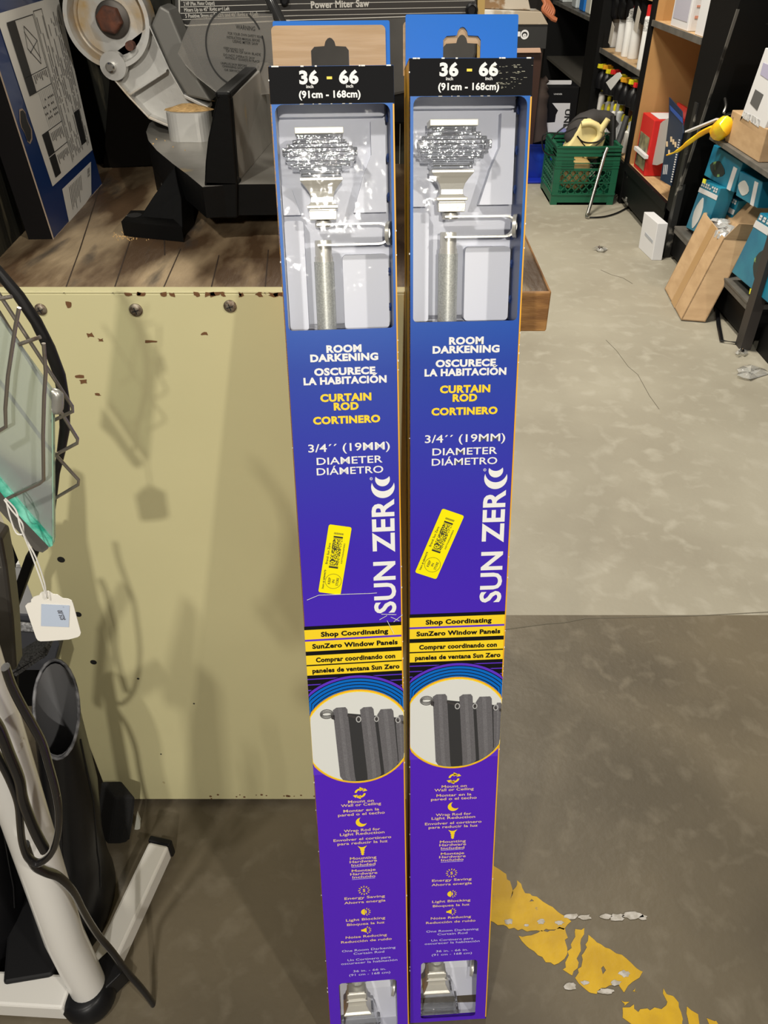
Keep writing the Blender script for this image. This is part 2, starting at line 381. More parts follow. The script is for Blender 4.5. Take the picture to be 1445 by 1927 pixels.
crack([(940,1186),(1000,1178),(1030,1174),(1060,1172),(1100,1164),(1130,1163),(1190,1162),(1250,1160),(1330,1158),(1445,1152),(1700,1140)], 0.0011)
crack([(1140,640),(1160,660),(1182,690),(1200,705),(1222,745),(1240,770)], 0.001)
crack([(1130,508),(1150,517),(1172,523),(1190,534)], 0.0015)
struct('trim_1', mb, M('dark_crack',(0.13,0.115,0.085),r=0.9))

# ================================================================== WORKBENCH
BZ = 0.905
def b3(x, y, z=BZ): return fl(x, y, z)
bench = thing('workbench', 'old workbench with cream metal front panel and worn wooden top', 'workbench', (-0.15,0.75,0))
mb = MB()
mb.prism([(-0.60,0.752,BZ-.045),(0.1665,0.752,BZ-.045),(0.1665,0.752,BZ),(-0.60,0.752,BZ)], (0,0.51,0)); obj('tabletop', mb, [wood_top], bench, bevel=0.003)
mb = MB(); mb.box((0.128,0.748,BZ-.043),(0.1675,0.7525,BZ-.001)); mb.box((0.1662,0.75,BZ-.043),(0.1685,1.26,BZ-.001)); obj('end_grain', mb, wood_end, bench, bevel=0.0015, label='raw orange wooden end of the bench top')
mb = MB()
for x0, y0, x1, y1 in ((120,552,150,470),(212,552,262,400),(303,552,340,468),(395,552,412,480),(498,552,505,470),(150,470,190,345),(310,480,305,300)):
    a_, b_ = fl(x0,y0,BZ+.0003), fl(x1,y1,BZ+.0003); mb.add([a_+Vector((-.0007,0,0)),a_+Vector((.0007,0,0)),b_+Vector((.0006,0,0)),b_+Vector((-.0006,0,0))], [(0,1,2,3)])
tag(obj('board_seams', mb, M('seam_dark',(0.04,0.025,0.015),r=.9), bench), kind='stuff')
mb = MB(); mb.box((-0.468,0.744,0.012),(0.122,0.750,BZ-0.001)); mb.box((-0.60,0.744,BZ-0.055),(-0.462,0.750,BZ-0.001))
mb.box((-0.60,0.744,BZ-0.001),(0.122,0.757,BZ+0.0015))
fp = obj('front_panel', mb, cream, bench, bevel=0.001)
mb = MB(); mb.box((-0.458,0.75,0.02),(-0.45,1.25,BZ-.05)); mb.box((0.112,0.75,0.02),(0.12,1.25,BZ-.05)); mb.box((-0.45,1.24,0.02),(0.112,1.25,BZ-.05)); obj('side_panel', mb, M('bench_inner',(0.05,0.045,0.035),r=0.8), bench)
for x, y, rr in ((77,582,.0062),(256,583,.0068),(433,576,.0066)):
    c = at(x, y, 0.744); mb = MB(); mb.lathe([(rr,0),(rr,0.0012),(rr*.75,0.0028),(rr*.3,0.0033)], c, (0,-1,0), 18)
    s_ = obj('screw', mb, M('dull_screw',(0.30,0.26,0.2),r=0.5,m=0.7,c2=(0.14,0.1,0.07),sc2=300), bench, smooth=True)
    mb = MB(); mb.bar(c+Vector((-rr*.5,-.0034,-.001)), c+Vector((rr*.5,-.0034,.001)), .0012, .0008); mb.bar(c+Vector((.001,-.0034,-rr*.5)), c+Vector((-.001,-.0034,rr*.5)), .0012, .0008, up=(1,0,0)); obj('slot', mb, ink, s_)
for x, y, rr in ((115,1053,.0048),(147,1156,.0046),(176,1246,.0046),(260,1277,.0018),(303,1419,.0014),(365,1324,.0014)):
    c = at(x, y, 0.744); mb = MB(); mb.lathe([(rr,0),(rr,0.0004)], c, (0,-1,0), 16); obj('panel_hole', mb, ink, bench)
mb = MB()    # chipped rusty edge, stains
for i in range(34):
    x = random.uniform(-0.26, 0.11); w = random.uniform(.002,.012)
    mb.shape([jag([(x,BZ-.0035),(x+w,BZ-.003),(x+w,BZ+.0002),(x,BZ+.0002)], amp=.003)], .0004, 0, Matrix.Translation((0,0.7434,0)) @ PLANE_XZ)
for i in range(22):
    x = random.uniform(-0.42,-0.0); mb.shape([circ(x, 0.014+random.random()*.012, random.uniform(.001,.003), 7)], .0004, 0, Matrix.Translation((0,0.7434,0)) @ PLANE_XZ)
for x, y, w, h in ((150,708,9,3),(158,718,7,5),(185,742,5,2),(130,573,5,6),(170,630,6,4),(190,640,4,3),(385,628,6,3),(285,643,12,2.5)):
    c = at(x, y, .744); mb.shape([jag([(c.x-w/1900,c.z-h/1900),(c.x+w/1900,c.z-h/2600),(c.x+w/2300,c.z+h/1900),(c.x-w/1900,c.z+h/2300)],amp=.002)], .0004, 0, Matrix.Translation((0,0.7434,0)) @ PLANE_XZ)
tag(obj('paint_chips', mb, M('rusty_chip',(0.16,0.075,0.03),r=0.9), bench, label='rust-brown chips and stains in the cream paint'), kind='stuff')

# ================================================================== TWO CURTAIN ROD CARTONS
def frame(B, T, yaw):
    B, T = Vector(B), Vector(T); v = (T-B).normalized(); u = Vector((math.cos(yaw), math.sin(yaw), 0)); u = (u-v*u.dot(v)).normalized(); w = v.cross(u)
    return Matrix(((u.x,w.x,v.x,B.x),(u.y,w.y,v.y,B.y),(u.z,w.z,v.z,B.z),(0,0,0,1)))
BLl, TLl = Vector((-.0185,.386,0)), Vector((-.0443,.738,1.1022))
FL_ = frame(BLl+(TLl-BLl).normalized()*.004, TLl, math.radians(4.2))
FR_ = frame((.0877,.414,0.002), (.0735,.7432,1.1066), math.radians(3.2))
W2, LEN, DEP = .0525, 1.155, .054
mm = 0.001
carton = thing('curtain_rod_carton', 'left blue and purple curtain rod carton, its brown cardboard hang tab folded forward', 'carton', None, 'curtain rod cartons leaning on the workbench', matrix=FL_)
XZ = PLANE_XZ
def PX(y): return Matrix.Translation((0, y+.0015 if y < -.0015 else y, 0)) @ XZ
# sleeve: front with two windows, sides, back, ends
mb = MB()
top_win = rrect(-.0490, .939, .0490, 1.1265, .006, rs=[.004,.007,.007,.004]); bot_win = rrect(-.0375, .006, .0375, .1125, .005)
mb.shape([rrect(-W2,0,W2,LEN,.0005,1), top_win, bot_win], .0012, 0, PX(0))
mb.box((-W2,0,0),(-W2+.0009,DEP,LEN),1); mb.box((W2-.0009,0,0),(W2,DEP,LEN),2); mb.box((-W2,DEP-.001,0),(W2,DEP,LEN),1)
mb.box((-W2,0.001,LEN-.001),(W2,DEP,LEN),0); mb.box((-W2,0.001,0.0),(W2,DEP,.001),0)
sleeve = obj('sleeve', mb, [sleeve_m, p_orange, gradZ('printed_side',[(0,(0.085,0.016,0.50)),(0.9,(0.02,0.05,0.36)),(1,(0.01,0.1,0.45))])], carton)
# printed art
mats = [p_black, p_white, p_yellow, p_peach, p_lilac, p_purple, p_blue, p_orange]
K, Wt, Y, PE, LI, PU, BLU, ORG = range(8)
pr = MB()
yA, yB, yC, yD = -.00175, -.0020, -.0023, -.0026
mA, mB_, mC, mD = PX(yA), PX(yB), PX(yC), PX(yD)
def rect(x0, z0, x1, z1, mi, m=mA): pr.shape([[(x0,z0),(x1,z0),(x1,z1),(x0,z1)]], .0002, mi, m)
def rect_z(x0, z0, x1, z1, mi, m=mA): rect(x0*mm, z0*mm, x1*mm, z1*mm, mi, m)
rect_z(-52.4, 1126.8, 52.4, 1154.8, K); 
def tx(s, w, h, x, z, mi, bold=0.0, m=mB_, rot=0.0, align='C'): pr.text(s, w*mm if w else None, h*mm, (x*mm, z*mm), rot, bold, mi, m, align)
tx('36', 16, 9, -19, 1146.5, Wt, .045); tx('66', 16.5, 9, 14.5, 1146.5, Wt, .045); rect_z(-4, 1145, 0.5, 1147, Y, mB_)
tx('inch', 6, 2.4, -18.5, 1139.8, Wt, .02); tx('inch', 6, 2.4, 15, 1139.8, Wt, .02); tx('(91cm - 168cm)', 52, 5.0, -2, 1133.8, Wt, .035)
for s, z, w, h, mi, bo in (('ROOM',921.3,33,6.2,Wt,.05),('DARKENING',913.2,64,6.2,Wt,.05),('OSCURECE',900.2,58,6.2,Wt,.05),('LA HABITACION',891.6,79,6.2,Wt,.05),
      ('CURTAIN',875.2,49,6.6,Y,.05),('ROD',866.6,24,6.6,Y,.05),('CORTINERO',853.4,65,6.6,Y,.05),('3/4´´ (19MM)',826,80,7.6,Wt,.012),('DIAMETER',812.6,65,7.0,Wt,.012),('DIÁMETRO',802,66,7.0,Wt,.012)):
    tx(s, w, h, 1.5 if z > 830 else 2.8, z, mi, bo)
pr.shape([[(.0275,.8955),(.0300,.8955),(.0325,.8975),(.0290,.8975)]], .0002, Wt, mB_)
pr.text('SUN ZER', .128, .0215, (.0345, .7065), PI/2, .025, Wt, mB_)
def cres(cx, cz, r, ox, oz, r2, mi, m=mB_):
    """crescent: circle minus offset circle"""
    d = math.hypot(ox, oz); a = (r*r-r2*r2+d*d)/(2*d); th = math.acos(max(-1,min(1,a/r))); b = math.atan2(oz, ox)
    p = [(cx+r*math.cos(b+th+(2*PI-2*th)*i/24), cz+r*math.sin(b+th+(2*PI-2*th)*i/24)) for i in range(25)]
    th2 = math.acos(max(-1,min(1,(d-a)/r2)))
    q = [(cx+ox+r2*math.cos(b+PI+th2-2*th2*i/16), cz+oz+r2*math.sin(b+PI+th2-2*th2*i/16)) for i in range(1,16)]
    pr.shape([p+q[::1]], .0002, mi, m)
cres(.0350, .7835, .0118, .0002, .0066, .0112, Wt); cres(.0348, .7915, .0074, .0, .0080, .0085, Wt)
pr.shape([circ(.0235,.7925,.0015,12),circ(.0235,.7925,.0011,12)], .0002, Wt, mB_); tx('R', None, 1.4, 23.5, 792.5, Wt)
# yellow banner bands
for z0, z1, mi in ((627,631.2,K),(615.5,627,Y),(613.2,615.5,PU),(601,613.2,Y),(596,601,K),(584.6,596,Y),(583,584.6,K),(571.4,583,Y),(485,571.4,K)):
    rect_z(-52.4, z0, 52.4, z1, mi)
for s, z, w in (('Shop Coordinating',621,72),('SunZero Window Panels',607,92),('Comprar coordinando con',590.2,86),('paneles de ventana Sun Zero',577,95)):
    tx(s, w, 5.2, 1, z, K, .045)
for z in (566,559,552,545,538,531,524): rect_z(-52.4, z, 52.4, z+1.2, PU, PX(yA-.0001))
CZ = .489
for i, rr in enumerate((.0805,.0765,.0725,.0685,.0645)):
    for r_, mi, mo in ((rr, K, 0), (rr-.0010, 6 if i in (1,2,3,4) else 5, .0001)):
        pts = [(r_*math.cos(a), CZ+r_*math.sin(a)) for a in [PI*.24+PI*.52*j/24 for j in range(25)]]
        pts = [(max(-.0522,min(.0522,x)), min(.5713,z)) for x, z in pts]
        pr.shape([[(.0522,.50)]+pts+[(-.0522,.50)]], .0001, mi, PX(yB-mo-i*.00012))
def clipc(r, z0=-1, z1=2, n=60):
    return [(max(-.0523,min(.0523,r*math.cos(2*PI*i/n))), CZ+r*math.sin(2*PI*i/n)) for i in range(n)]
rect_z(-52.4, 440, 52.4, 485, PU, PX(yA+.0001))
pr.shape([clipc(.0625)], .0002, ORG, PX(-.0033)); pr.shape([clipc(.0610)], .0002, Y, PX(-.0035))
# features list
for s, z, w in (('Mount on',399.5,30),('Wall or Ceiling',394.6,47),('Montar en la',386.6,42),('pared o el techo',381.2,55),('Wrap Rod for',357.5,43),('Light Reduction',352.4,53),
      ('Envolver el cortinero',344.5,69),('para reducir la luz',338.8,60),('Mounting',315.6,32),('Hardware',310.5,33),('Included',305.3,29),('Montaje',296.6,29),('Hardware',291.6,33),('Incluido',286.6,28),
      ('Energy Saving',254,50),('Ahorra energía',247,51),('Light Blocking',218.8,49),('Bloquea la luz',211.5,47),('Noise Reducing',190.6,52),('Reducción de ruido',183.3,64)):
    tx(s, w, 3.7, 0.5, z, PE, .014)
for s, z, w in (('One Room Darkening',168.2,68),('Curtain Rod',162.5,39),('Un Cortinero para',152.2,55),('oscurecer la habitación',146.8,72),('36 in. - 66 in.',132.5,42),('(91 cm - 168 cm)',126.2,53)):
    tx(s, w, 3.5, 3, z, LI, .004)
rect_z(-14,302,14,302.4,LI,mB_); rect_z(-14,283,14,283.4,LI,mB_)
def ring_arc(cx, cz, r0, r1, a0, a1, mi=Y): pr.shape([[(cx+r1*math.cos(a0+(a1-a0)*i/10), cz+r1*math.sin(a0+(a1-a0)*i/10)) for i in range(11)]+[(cx+r0*math.cos(a1-(a1-a0)*i/10), cz+r0*math.sin(a1-(a1-a0)*i/10)) for i in range(11)]], .0002, mi, mB_)
ring_arc(0,.411,.0042,.0065,.9,3.0); ring_arc(0,.411,.0042,.0065,4.0,6.15)
pr.shape([[(-.0005,.4195),(-.0005,.4135),(.0045,.4168)]], .0002, Y, mB_); pr.shape([[(.0005,.4025),(.0005,.4085),(-.0045,.4052)]], .0002, Y, mB_)
pr.shape([[(-.0085,.408),(-.003,.409),(-.0055,.4045)]], .0002, Y, mB_); pr.shape([[(.0085,.414),(.003,.413),(.0055,.4175)]], .0002, Y, mB_)
cres(0,.3690,.0066,.0032,.0026,.0056,Y)
pr.shape([[(-.0055,.3338),(-.0015,.3318),(.0015,.3318),(.0055,.3338),(.0022,.3288),(.0028,.3268),(.0015,.3258),(.0024,.3238),(.0012,.3223),(.002,.3208),(0,.3193),(-.002,.3213),(-.0012,.3228),(-.0024,.3243),(-.0015,.3258),(-.0028,.3278),(-.0022,.3288)]], .0002, Y, mB_)
tx('S', None, 4.4, 0, 264.9, Y, .03)
for i in range(12): a = 2*PI*i/12; pr.shape([[(.0048*math.cos(a-.1),.2649+.0048*math.sin(a-.1)),(.0072*math.cos(a-.07),.2649+.0072*math.sin(a-.07)),(.0072*math.cos(a+.07),.2649+.0072*math.sin(a+.07)),(.0048*math.cos(a+.1),.2649+.0048*math.sin(a+.1))]], .0002, Y, mB_)
pr.shape([[(.0048*math.cos(PI/2+PI*i/12),.2304+.0048*math.sin(PI/2+PI*i/12)) for i in range(13)]], .0002, Y, mB_)
pr.shape([[(.0006+.0018*math.cos(-PI/2+PI*i/8),.2304+.003*math.sin(-PI/2+PI*i/8)) for i in range(9)]], .0002, Y, mB_)
for cz in (.2304,.2004):
    for i in range(6): a = -1.3+i*.52; pr.shape([[(.0038*math.cos(a-.1)+.001,cz+.0042*math.sin(a-.1)),(.0062*math.cos(a-.07)+.001,cz+.0064*math.sin(a-.07)),(.0062*math.cos(a+.07)+.001,cz+.0064*math.sin(a+.07)),(.0038*math.cos(a+.1)+.001,cz+.0042*math.sin(a+.1))]], .0002, Y, mB_)
pr.shape([[(-.0055,.1989),(-.0035,.1989),(.0012,.1964),(.0012,.2044),(-.0035,.2019),(-.0055,.2019)]], .0002, Y, mB_)
rect_z(51.2, 4, 52.5, 1126, ORG, mB_)
for i in range(26):
    side = random.choice((-1,1)); z = random.uniform(.05,1.15); x = side*(W2-.0001)
    pr.box((x-.0004,-.0007,z),(x+.0004,.0003,z+random.uniform(.0005,.002)), Wt)
for i in range(7): x = random.uniform(-W2,W2); pr.box((x,-.0007,LEN-.0007),(x+random.uniform(.001,.004),.001,LEN+.0003), Wt)
for i in range(6): x = random.uniform(-.046,.046); pr.box((x,-.0008,1.1264),(x+random.uniform(.001,.004),-.0002,1.1268), Wt)
obj('printed_artwork', pr, mats, sleeve)
# picture of grey curtains inside the circle (a flat print)
cp = MB()
def ccl(x, z, r=.0596):   # clip to circle and carton width
    x = max(-.0521, min(.0521, x)); d = math.hypot(x, z-CZ)
    return (x, z) if d <= r else (x*r/d, CZ+(z-CZ)*r/d)
cp.shape([[ccl(*p) for p in clipc(.0596)]], .0002, 0, PX(-.0037))
def cpoly(pts, mi, y):
    out = []
    for p, q in zip(pts, pts[1:]+pts[:1]):
        for j in range(8): out.append(ccl(p[0]+(q[0]-p[0])*j/8, p[1]+(q[1]-p[1])*j/8))
    cp.shape([out], .0002, mi, PX(y))
cpoly([(-.012,.522),(.053,.511),(.053,.42),(-.010,.42)], 1, -.0039)
for x0, x1, x2, x3, zt, dz in ((-.0265,-.0105,-.0045,-.0215,.530,.0),(.0035,.0185,.026,.010,.5285,.0),(.0225,.0405,.0465,.030,.5245,-.004),(.043,.053,.053,.047,.5155,-.008)):
    cpoly([(x0,zt-.003+dz),(x0+.004,zt),(x1-.002,zt),(x1,zt-.003),(x2,.425),(x3,.425)], 2, -.0041)
    cpoly([(x0+(x1-x0)*.36,zt-.0),(x0+(x1-x0)*.62,zt),(x3+(x2-x3)*.66,.425),(x3+(x2-x3)*.36,.425)], 3, -.00425)
cpoly([(-.0105,.521),(.0035,.5155),(.0035,.5125),(-.0105,.518)], 4, -.0041); cpoly([(.0190,.515),(.0240,.513),(.0240,.510),(.0190,.512)], 4, -.00415); cpoly([(.041,.511),(.053,.507),(.053,.503),(.041,.5075)], 4, -.00415)
for x, z, r in ((.0015,.5135,.0042),(.0215,.5125,.0038),(.0455,.5095,.004)):
    cp.shape([circ(x,z,r*.72,16,r),circ(x,z,r*.45,16,r*.7)], .0002, 5, PX(-.0044))
for k in range(3):
    cp.shape([circ(-.0335,.5225,.0075-.001*k,20,.0062-.0018*k),circ(-.0335,.5225,.0068-.001*k,20,.0054-.0018*k)], .0002, 4, PX(-.0044-k*.0001))
cpoly([(-.029,.520),(-.025,.521),(-.025,.514),(-.0285,.516)], 4, -.0041)
obj('curtain_picture', cp, [M('photo_wall',(0.72,0.73,0.70),r=0.4),M('photo_black',(0.03,0.03,0.032),r=0.5),M('photo_grey',(0.115,0.11,0.118),r=0.5,c2=(0.14,0.135,0.145),sc2=900),M('photo_light_grey',(0.175,0.17,0.18),r=0.5,c2=(0.14,0.135,0.145),sc2=900),M('photo_rod',(0.05,0.045,0.045),r=0.4),M('photo_eyelet',(0.45,0.45,0.45),r=0.4)], sleeve, label='printed photo of grey curtains in a yellow ringed circle')
# white scuffs on carton edges
# inner tray with moulded recesses: back + raised pads leaving channels
tr = MB()
tr.box((-.0505,.050,.935),(.0505,.0515,1.135)); tr.box((-.0505,.003,.935),(-.0495,.05,1.135)); 
tr.box((-.0505,.003,1.1335),(.0505,.05,1.1345))
def pad(loop, y0=.036): tr.shape([loop], .0145, 0, PX(y0))
pad(rrect(.004,.935,.0475,1.004,.004)); pad([(.016,1.041),(.047,1.041),(.047,1.118),(.034,1.118),(.034,1.090),(.026,1.072)]); pad(rrect(-.049,.935,-.031,1.035,.003)); pad([(-.049,1.04),(-.033,1.04),(-.040,1.062),(-.049,1.066)])
pad(rrect(-.049,1.122,.047,1.132,.002), .040)
tr.box((-.0505,.050,.10),(.0505,.0515,.94)); tr.box((-.0375,.050,.004),(.0505,.0515,.115)); tr.prism([(-.05,.008,.002),(-.05,.0495,.002),(-.05,.0495,.062),(-.05,.040,.050),(-.05,.030,.006)], (.10,0,0)); tr.shape([[(.028,.004),(.046,.004),(.046,.085),(.034,.085)]], .014, 0, PX(.036))  # sloped wedge at the bottom is added to catch light in the lower window
obj('tray', tr, tray_m, carton, bevel=.002)
iw = MB(); iw.box((.0495,.0012,.935),(.0505,.052,1.13)); iw.box((-.0518,.0012,.935),(-.0512,.05,1.13))
for i in range(6): iw.tube([(.0493,.036,.955+.033*i-.003),(.0485,.034,.955+.033*i),(.0493,.036,.955+.033*i+.003)], .0014, 6)
obj('inner_wall', iw, M('inner_blue',(0.02,0.045,0.16),r=0.35), carton)
# finial: square stacked profile, acrylic + metal
AX, AY = -.0125, .022
def sq(prof, name, m, par, bv=.0006):
    mb = MB(); mb.lathe(prof, (0,0,0), (0,0,1), square=True, yscale=.62)
    mb.v = [(x+AX, y+AY, z) for x, y, z in mb.v]
    return obj(name, mb, m, par, bevel=bv, seg=2)
def finial(par):
    cap = sq([(.0212,1.1050),(.0212,1.1102)], 'finial_cap', M('cream_plate',(0.82,0.80,0.70),r=0.35,m=0.2), par)
    steps = [(.0195,1.1045),(.0195,1.1005),(.0235,1.1000),(.0235,1.0970),(.0285,1.0965),(.0285,1.0938),(.0325,1.0933),(.0325,1.0865),(.0300,1.0860),(.0300,1.0825),(.0262,1.0820),(.0262,1.0785),(.0185,1.0780),(.0190,1.0750),(.0172,1.0742),(.0178,1.0712)]
    cr_ = sq(steps[::-1], 'crystal', crystal, par, .0005)
    neck = sq([(.0110,1.0350),(.0120,1.0352),(.0125,1.0425),(.0118,1.0430),(.0118,1.0442),(.0140,1.0448),(.0142,1.0472),(.0122,1.0478),(.0102,1.0500),(.0100,1.0540),(.0118,1.0590),(.0150,1.0635),(.0165,1.0650),(.0190,1.0680),(.0190,1.0700),(.0160,1.0704)], 'neck', nickel, par, .0007)
    return cap
rod = MB(); rod.tube([(AX-.001,AY+.006,.083),(AX-.001,AY+.006,.9985)], .0093, 28); rd = obj('rod', rod, rodpaint, carton, smooth=True, label='speckled silver curtain rod')
col_ = MB(); col_.lathe([(.0085,.998),(.0085,1.003),(.0078,1.003),(.0078,1.016),(.0074,1.0175)], (AX-.001,AY+.006,0), (0,0,1), 28); col_.lathe([(.006,1.0285),(.0076,1.029),(.0076,1.034),(.005,1.035)], (AX,AY+.004,0), (0,0,1), 24); obj('collar', col_, nickel, rd, smooth=True)
fc = finial(rd)
br = MB()
path = [(AX-.006,.022,1.0310),(AX+.048,.022,1.0310)]+[(.038+.0095*math.sin(a),.022,1.0222+.0088*math.cos(a)) for a in [PI*i/10 for i in range(0,11)]]+[(AX+.05,.022,1.0134),(AX-.006,.022,1.0134)]
for a, b in zip(path, path[1:]): br.bar(a, b, .0150, .0016, up=(0,0,1)) if abs(a[2]-b[2]) < 1e-6 else br.bar(a, b, .0016, .0150, up=(0,1,0))
bk = obj('bracket', br, nickel, carton, label='U shaped brushed nickel bracket')
dk = MB(); dk.lathe([(.0100,0),(.0105,.0005),(.0105,.0035),(.0088,.0038),(.0082,.0026)], (.0460,.021,1.0222), (1,-.35,0), 26); obj('bracket_disc', dk, [nickel], bk, smooth=True)
# lower finial in the bottom window, metal neck above a bell of acrylic
lf = MB(); lf.lathe([(.0110,.108),(.0105,.1055),(.0128,.1045),(.0128,.097),(.0115,.096),(.0115,.0945),(.0142,.0935),(.0142,.092),(.0118,.0905),(.0125,.084),(.016,.0755),(.0185,.0725),(.0185,.070),(.0172,.0695)][::-1], (0,0,0), (0,0,1), square=True, yscale=.62); lf.v = [(x-.015, y+.018, z-.027) for x, y, z in lf.v]; lo = obj('lower_finial', lf, nickel, carton, bevel=.0007)
lc = MB(); lc.lathe([(.0175,.069),(.0205,.060),(.0225,.050),(.0235,.044),(.022,.0425),(.0265,.041),(.0275,.034),(.024,.032)][::-1], (0,0,0), (0,0,1), square=True, yscale=.55); lc.v = [(x-.011, y+.019, z-.027) for x, y, z in lc.v]; obj('lower_crystal', lc, crystal, lo, bevel=.001)
lk = MB(); lk.lathe([(.011,0),(.0115,.001),(.0115,.004),(.008,.005)], (.033,.024,.070), (1,-.2,-.1), 24); obj('lower_bracket_disc', lk, nickel, carton, smooth=True)
# shrink wrap over the window
wp = MB(); nx, nz = 26, 44; vs = []
def bulge(x, z):
    d = 0
    for cx, cz, rx, rz, h in ((AX,1.088,.036,.026,.016),(AX,1.052,.022,.03,.012),(AX,.99,.014,.075,.010),(.02,1.022,.036,.014,.010)):
        q = ((x-cx)/rx)**2+((z-cz)/rz)**2; d = max(d, h*math.exp(-q*q))
    return d
for j in range(nz+1):
    for i in range(nx+1):
        x = -.049+.0975*i/nx; z = .939+.1875*j/nz
        vs.append((x, .0016-bulge(x, z)*.05, z))
wp.add(vs, [(j*(nx+1)+i, j*(nx+1)+i+1, (j+1)*(nx+1)+i+1, (j+1)*(nx+1)+i) for j in range(nz) for i in range(nx)])
obj('clear_film', wp, wrap, carton, smooth=True, autos=120)
wp = MB(); wp.add([(-.0375,.0035,.006),(.0375,.0035,.006),(.0375,.0035,.1125),(-.0375,.0035,.1125)], [(0,1,2,3)]); obj('clear_film', wp, wrap, carton)
# copy everything for the right carton, then add what differs
carton2 = dup(carton, matrix=FR_, label='right blue and purple curtain rod carton with an upright bright blue hang tab')
TB = DEP
hang = [(-.0170,1.1520),(.0165,1.1520),(.0165,1.1765),(.0140,1.1795),(.0050,1.1800),(.0040,1.1835),(.0020,1.1858),(0,1.1865),(-.0020,1.1858),(-.0040,1.1835),(-.0050,1.1800),(-.0140,1.1795),(-.0170,1.1765)]
def slot(dz=0, dx=0): return [(x+dx, z+dz) for x, z in hang if True]
def tabshape(x0, x1, z1, r, hx, hz): 
    o = [(x0,1.150),(x0,z1-r)]+[(x0+r-r*math.cos(a), z1-r+r*math.sin(a)) for a in (PI/8,PI/4,3*PI/8,PI/2)]+[(x1-r+r*math.sin(a), z1-r+r*math.cos(a)) for a in (0,PI/8,PI/4,3*PI/8)]+[(x1,z1-r),(x1,1.150)]
    return [o, [(x+hx, z+hz) for x, z in hang]]
def clip_hole(h): return [(x, max(z, 1.1555)) for x, z in h]
for ca, isL in ((carton, True), (carton2, False)):
    if isL: layers = ((.0500,tabshape(-.0505,.0500,1.1955,.004,.0005,-.0005),kraft_tab,'hang_tab_fold'),(.0525,tabshape(-.0490,.0540,1.1995,.0015,.0005,.0),p_blue,'hang_tab'))
    else: layers = ((.0500,tabshape(-.0515,.0485,1.1970,.0015,-.001,.001),p_blue,'hang_tab'),(.0525,tabshape(-.0535,.0465,1.1925,.004,-.001,-.0045),kraft_tab,'hang_tab_fold'))
    for y, lp, m, nm_ in layers:
        mb = MB(); lp = [lp[0], clip_hole(lp[1])]; mb.shape(lp, .0006, 0, PX(y)); obj(nm_, mb, m, ca)
# yellow price stickers
def sticker(ca, cx, cz, ang, w, h):
    st = MB(); M0 = PX(-.0023) @ Matrix.Translation((cx, cz, 0)) @ Matrix.Rotation(-ang, 4, 'Z')
    st.shape([rrect(-w/2,-h/2,w/2,h/2,.0022)], .0002, 0, M0); T = PX(-.0026) @ Matrix.Translation((cx, cz, 0)) @ Matrix.Rotation(-ang, 4, 'Z')
    def t(s, W, H, x, z): st.text(s, W, H, (x, z), PI/2, 0.012, 1, T)
    t('Item # 6844479', .0215, .0020, -w/2+.0038, -h/2+.0155); t('Brand: Sun Zero', .0235, .0022, -w/2+.0038, .0065); t('KISTTN33AA6FE003', .0225, .0013, w/2-.0045, .0085)
    st.shape([circ(.002,-h/2+.0145,.0085,28),circ(.002,-h/2+.0145,.0082,28)], .0001, 1, T)
    t('KEEP', .0075, .0024, -.0022, -h/2+.0145); t('IN', .0036, .0024, .002, -h/2+.0145); t('STORE', .0088, .0024, .0062, -h/2+.0145)
    x0, x1 = -.0050, .0045; rr = random.Random(3)
    def rc(a, b, c, d): st.shape([[(a,b),(c,b),(c,d),(a,d)]], .0001, 1, T)
    rc(x0,-.0090,x1,-.0072); rc(x0,.0248,x1,.0266); rc(x0,.0236,x1,.0240); rc(x0,-.0066,x1,-.0062)
    for r in range(38):
        z = -.0055+r*.00076; x = x0
        while x < x1:
            q = rr.uniform(.0003,.0012)
            if rr.random() < .5: rc(x, z, min(x1,x+q), z+.00062)
            x += q
    for r in range(14): rc(x0+r*.0007, .0285, x0+r*.0007+.0003, .0305)
    return obj('price_sticker', st, [sticker_y, ink], ca, label='bright yellow rounded store sticker')
sticker(carton, -.0165, .7065, math.radians(11), .0235, .0765)
sticker(carton2, -.0215, .7125, math.radians(21.5), .0245, .0765)
# creased, torn band on the left carton; scuffed black header on the right one
cr = MB()
for a, b in (((-.0475,.663),(-.035,.668)),((-.035,.668),(.018,.667)),((.018,.667),(.026,.6672)),((.030,.642),(.046,.6405)),((.040,.638),(.049,.633)),((.036,.634),(.043,.618)),((.028,.6355),(.036,.640)),((.043,.632),(.0525,.640))):
    cr.bar((a[0],-.0014,a[1]), (b[0],-.0014,b[1]), .0004, .0007, up=(0,1,0))
obj('crease', cr, p_white, carton, label='white torn crease across the print')
gl = MB()
for i in range(60):
    x = random.gauss(.030,.008); z = random.choice((1.1485,1.1440,1.1395,1.1360,1.1330))+random.uniform(-.001,.001)
    gl.box((x,-.0009,z),(x+random.uniform(.0005,.003),-.0008,z+random.uniform(.0002,.0006)))
obj('header_scuffs', gl, M('scuff_grey',(0.30,0.29,0.22),r=0.6), carton2, label='pale rubbed patch on the black header')

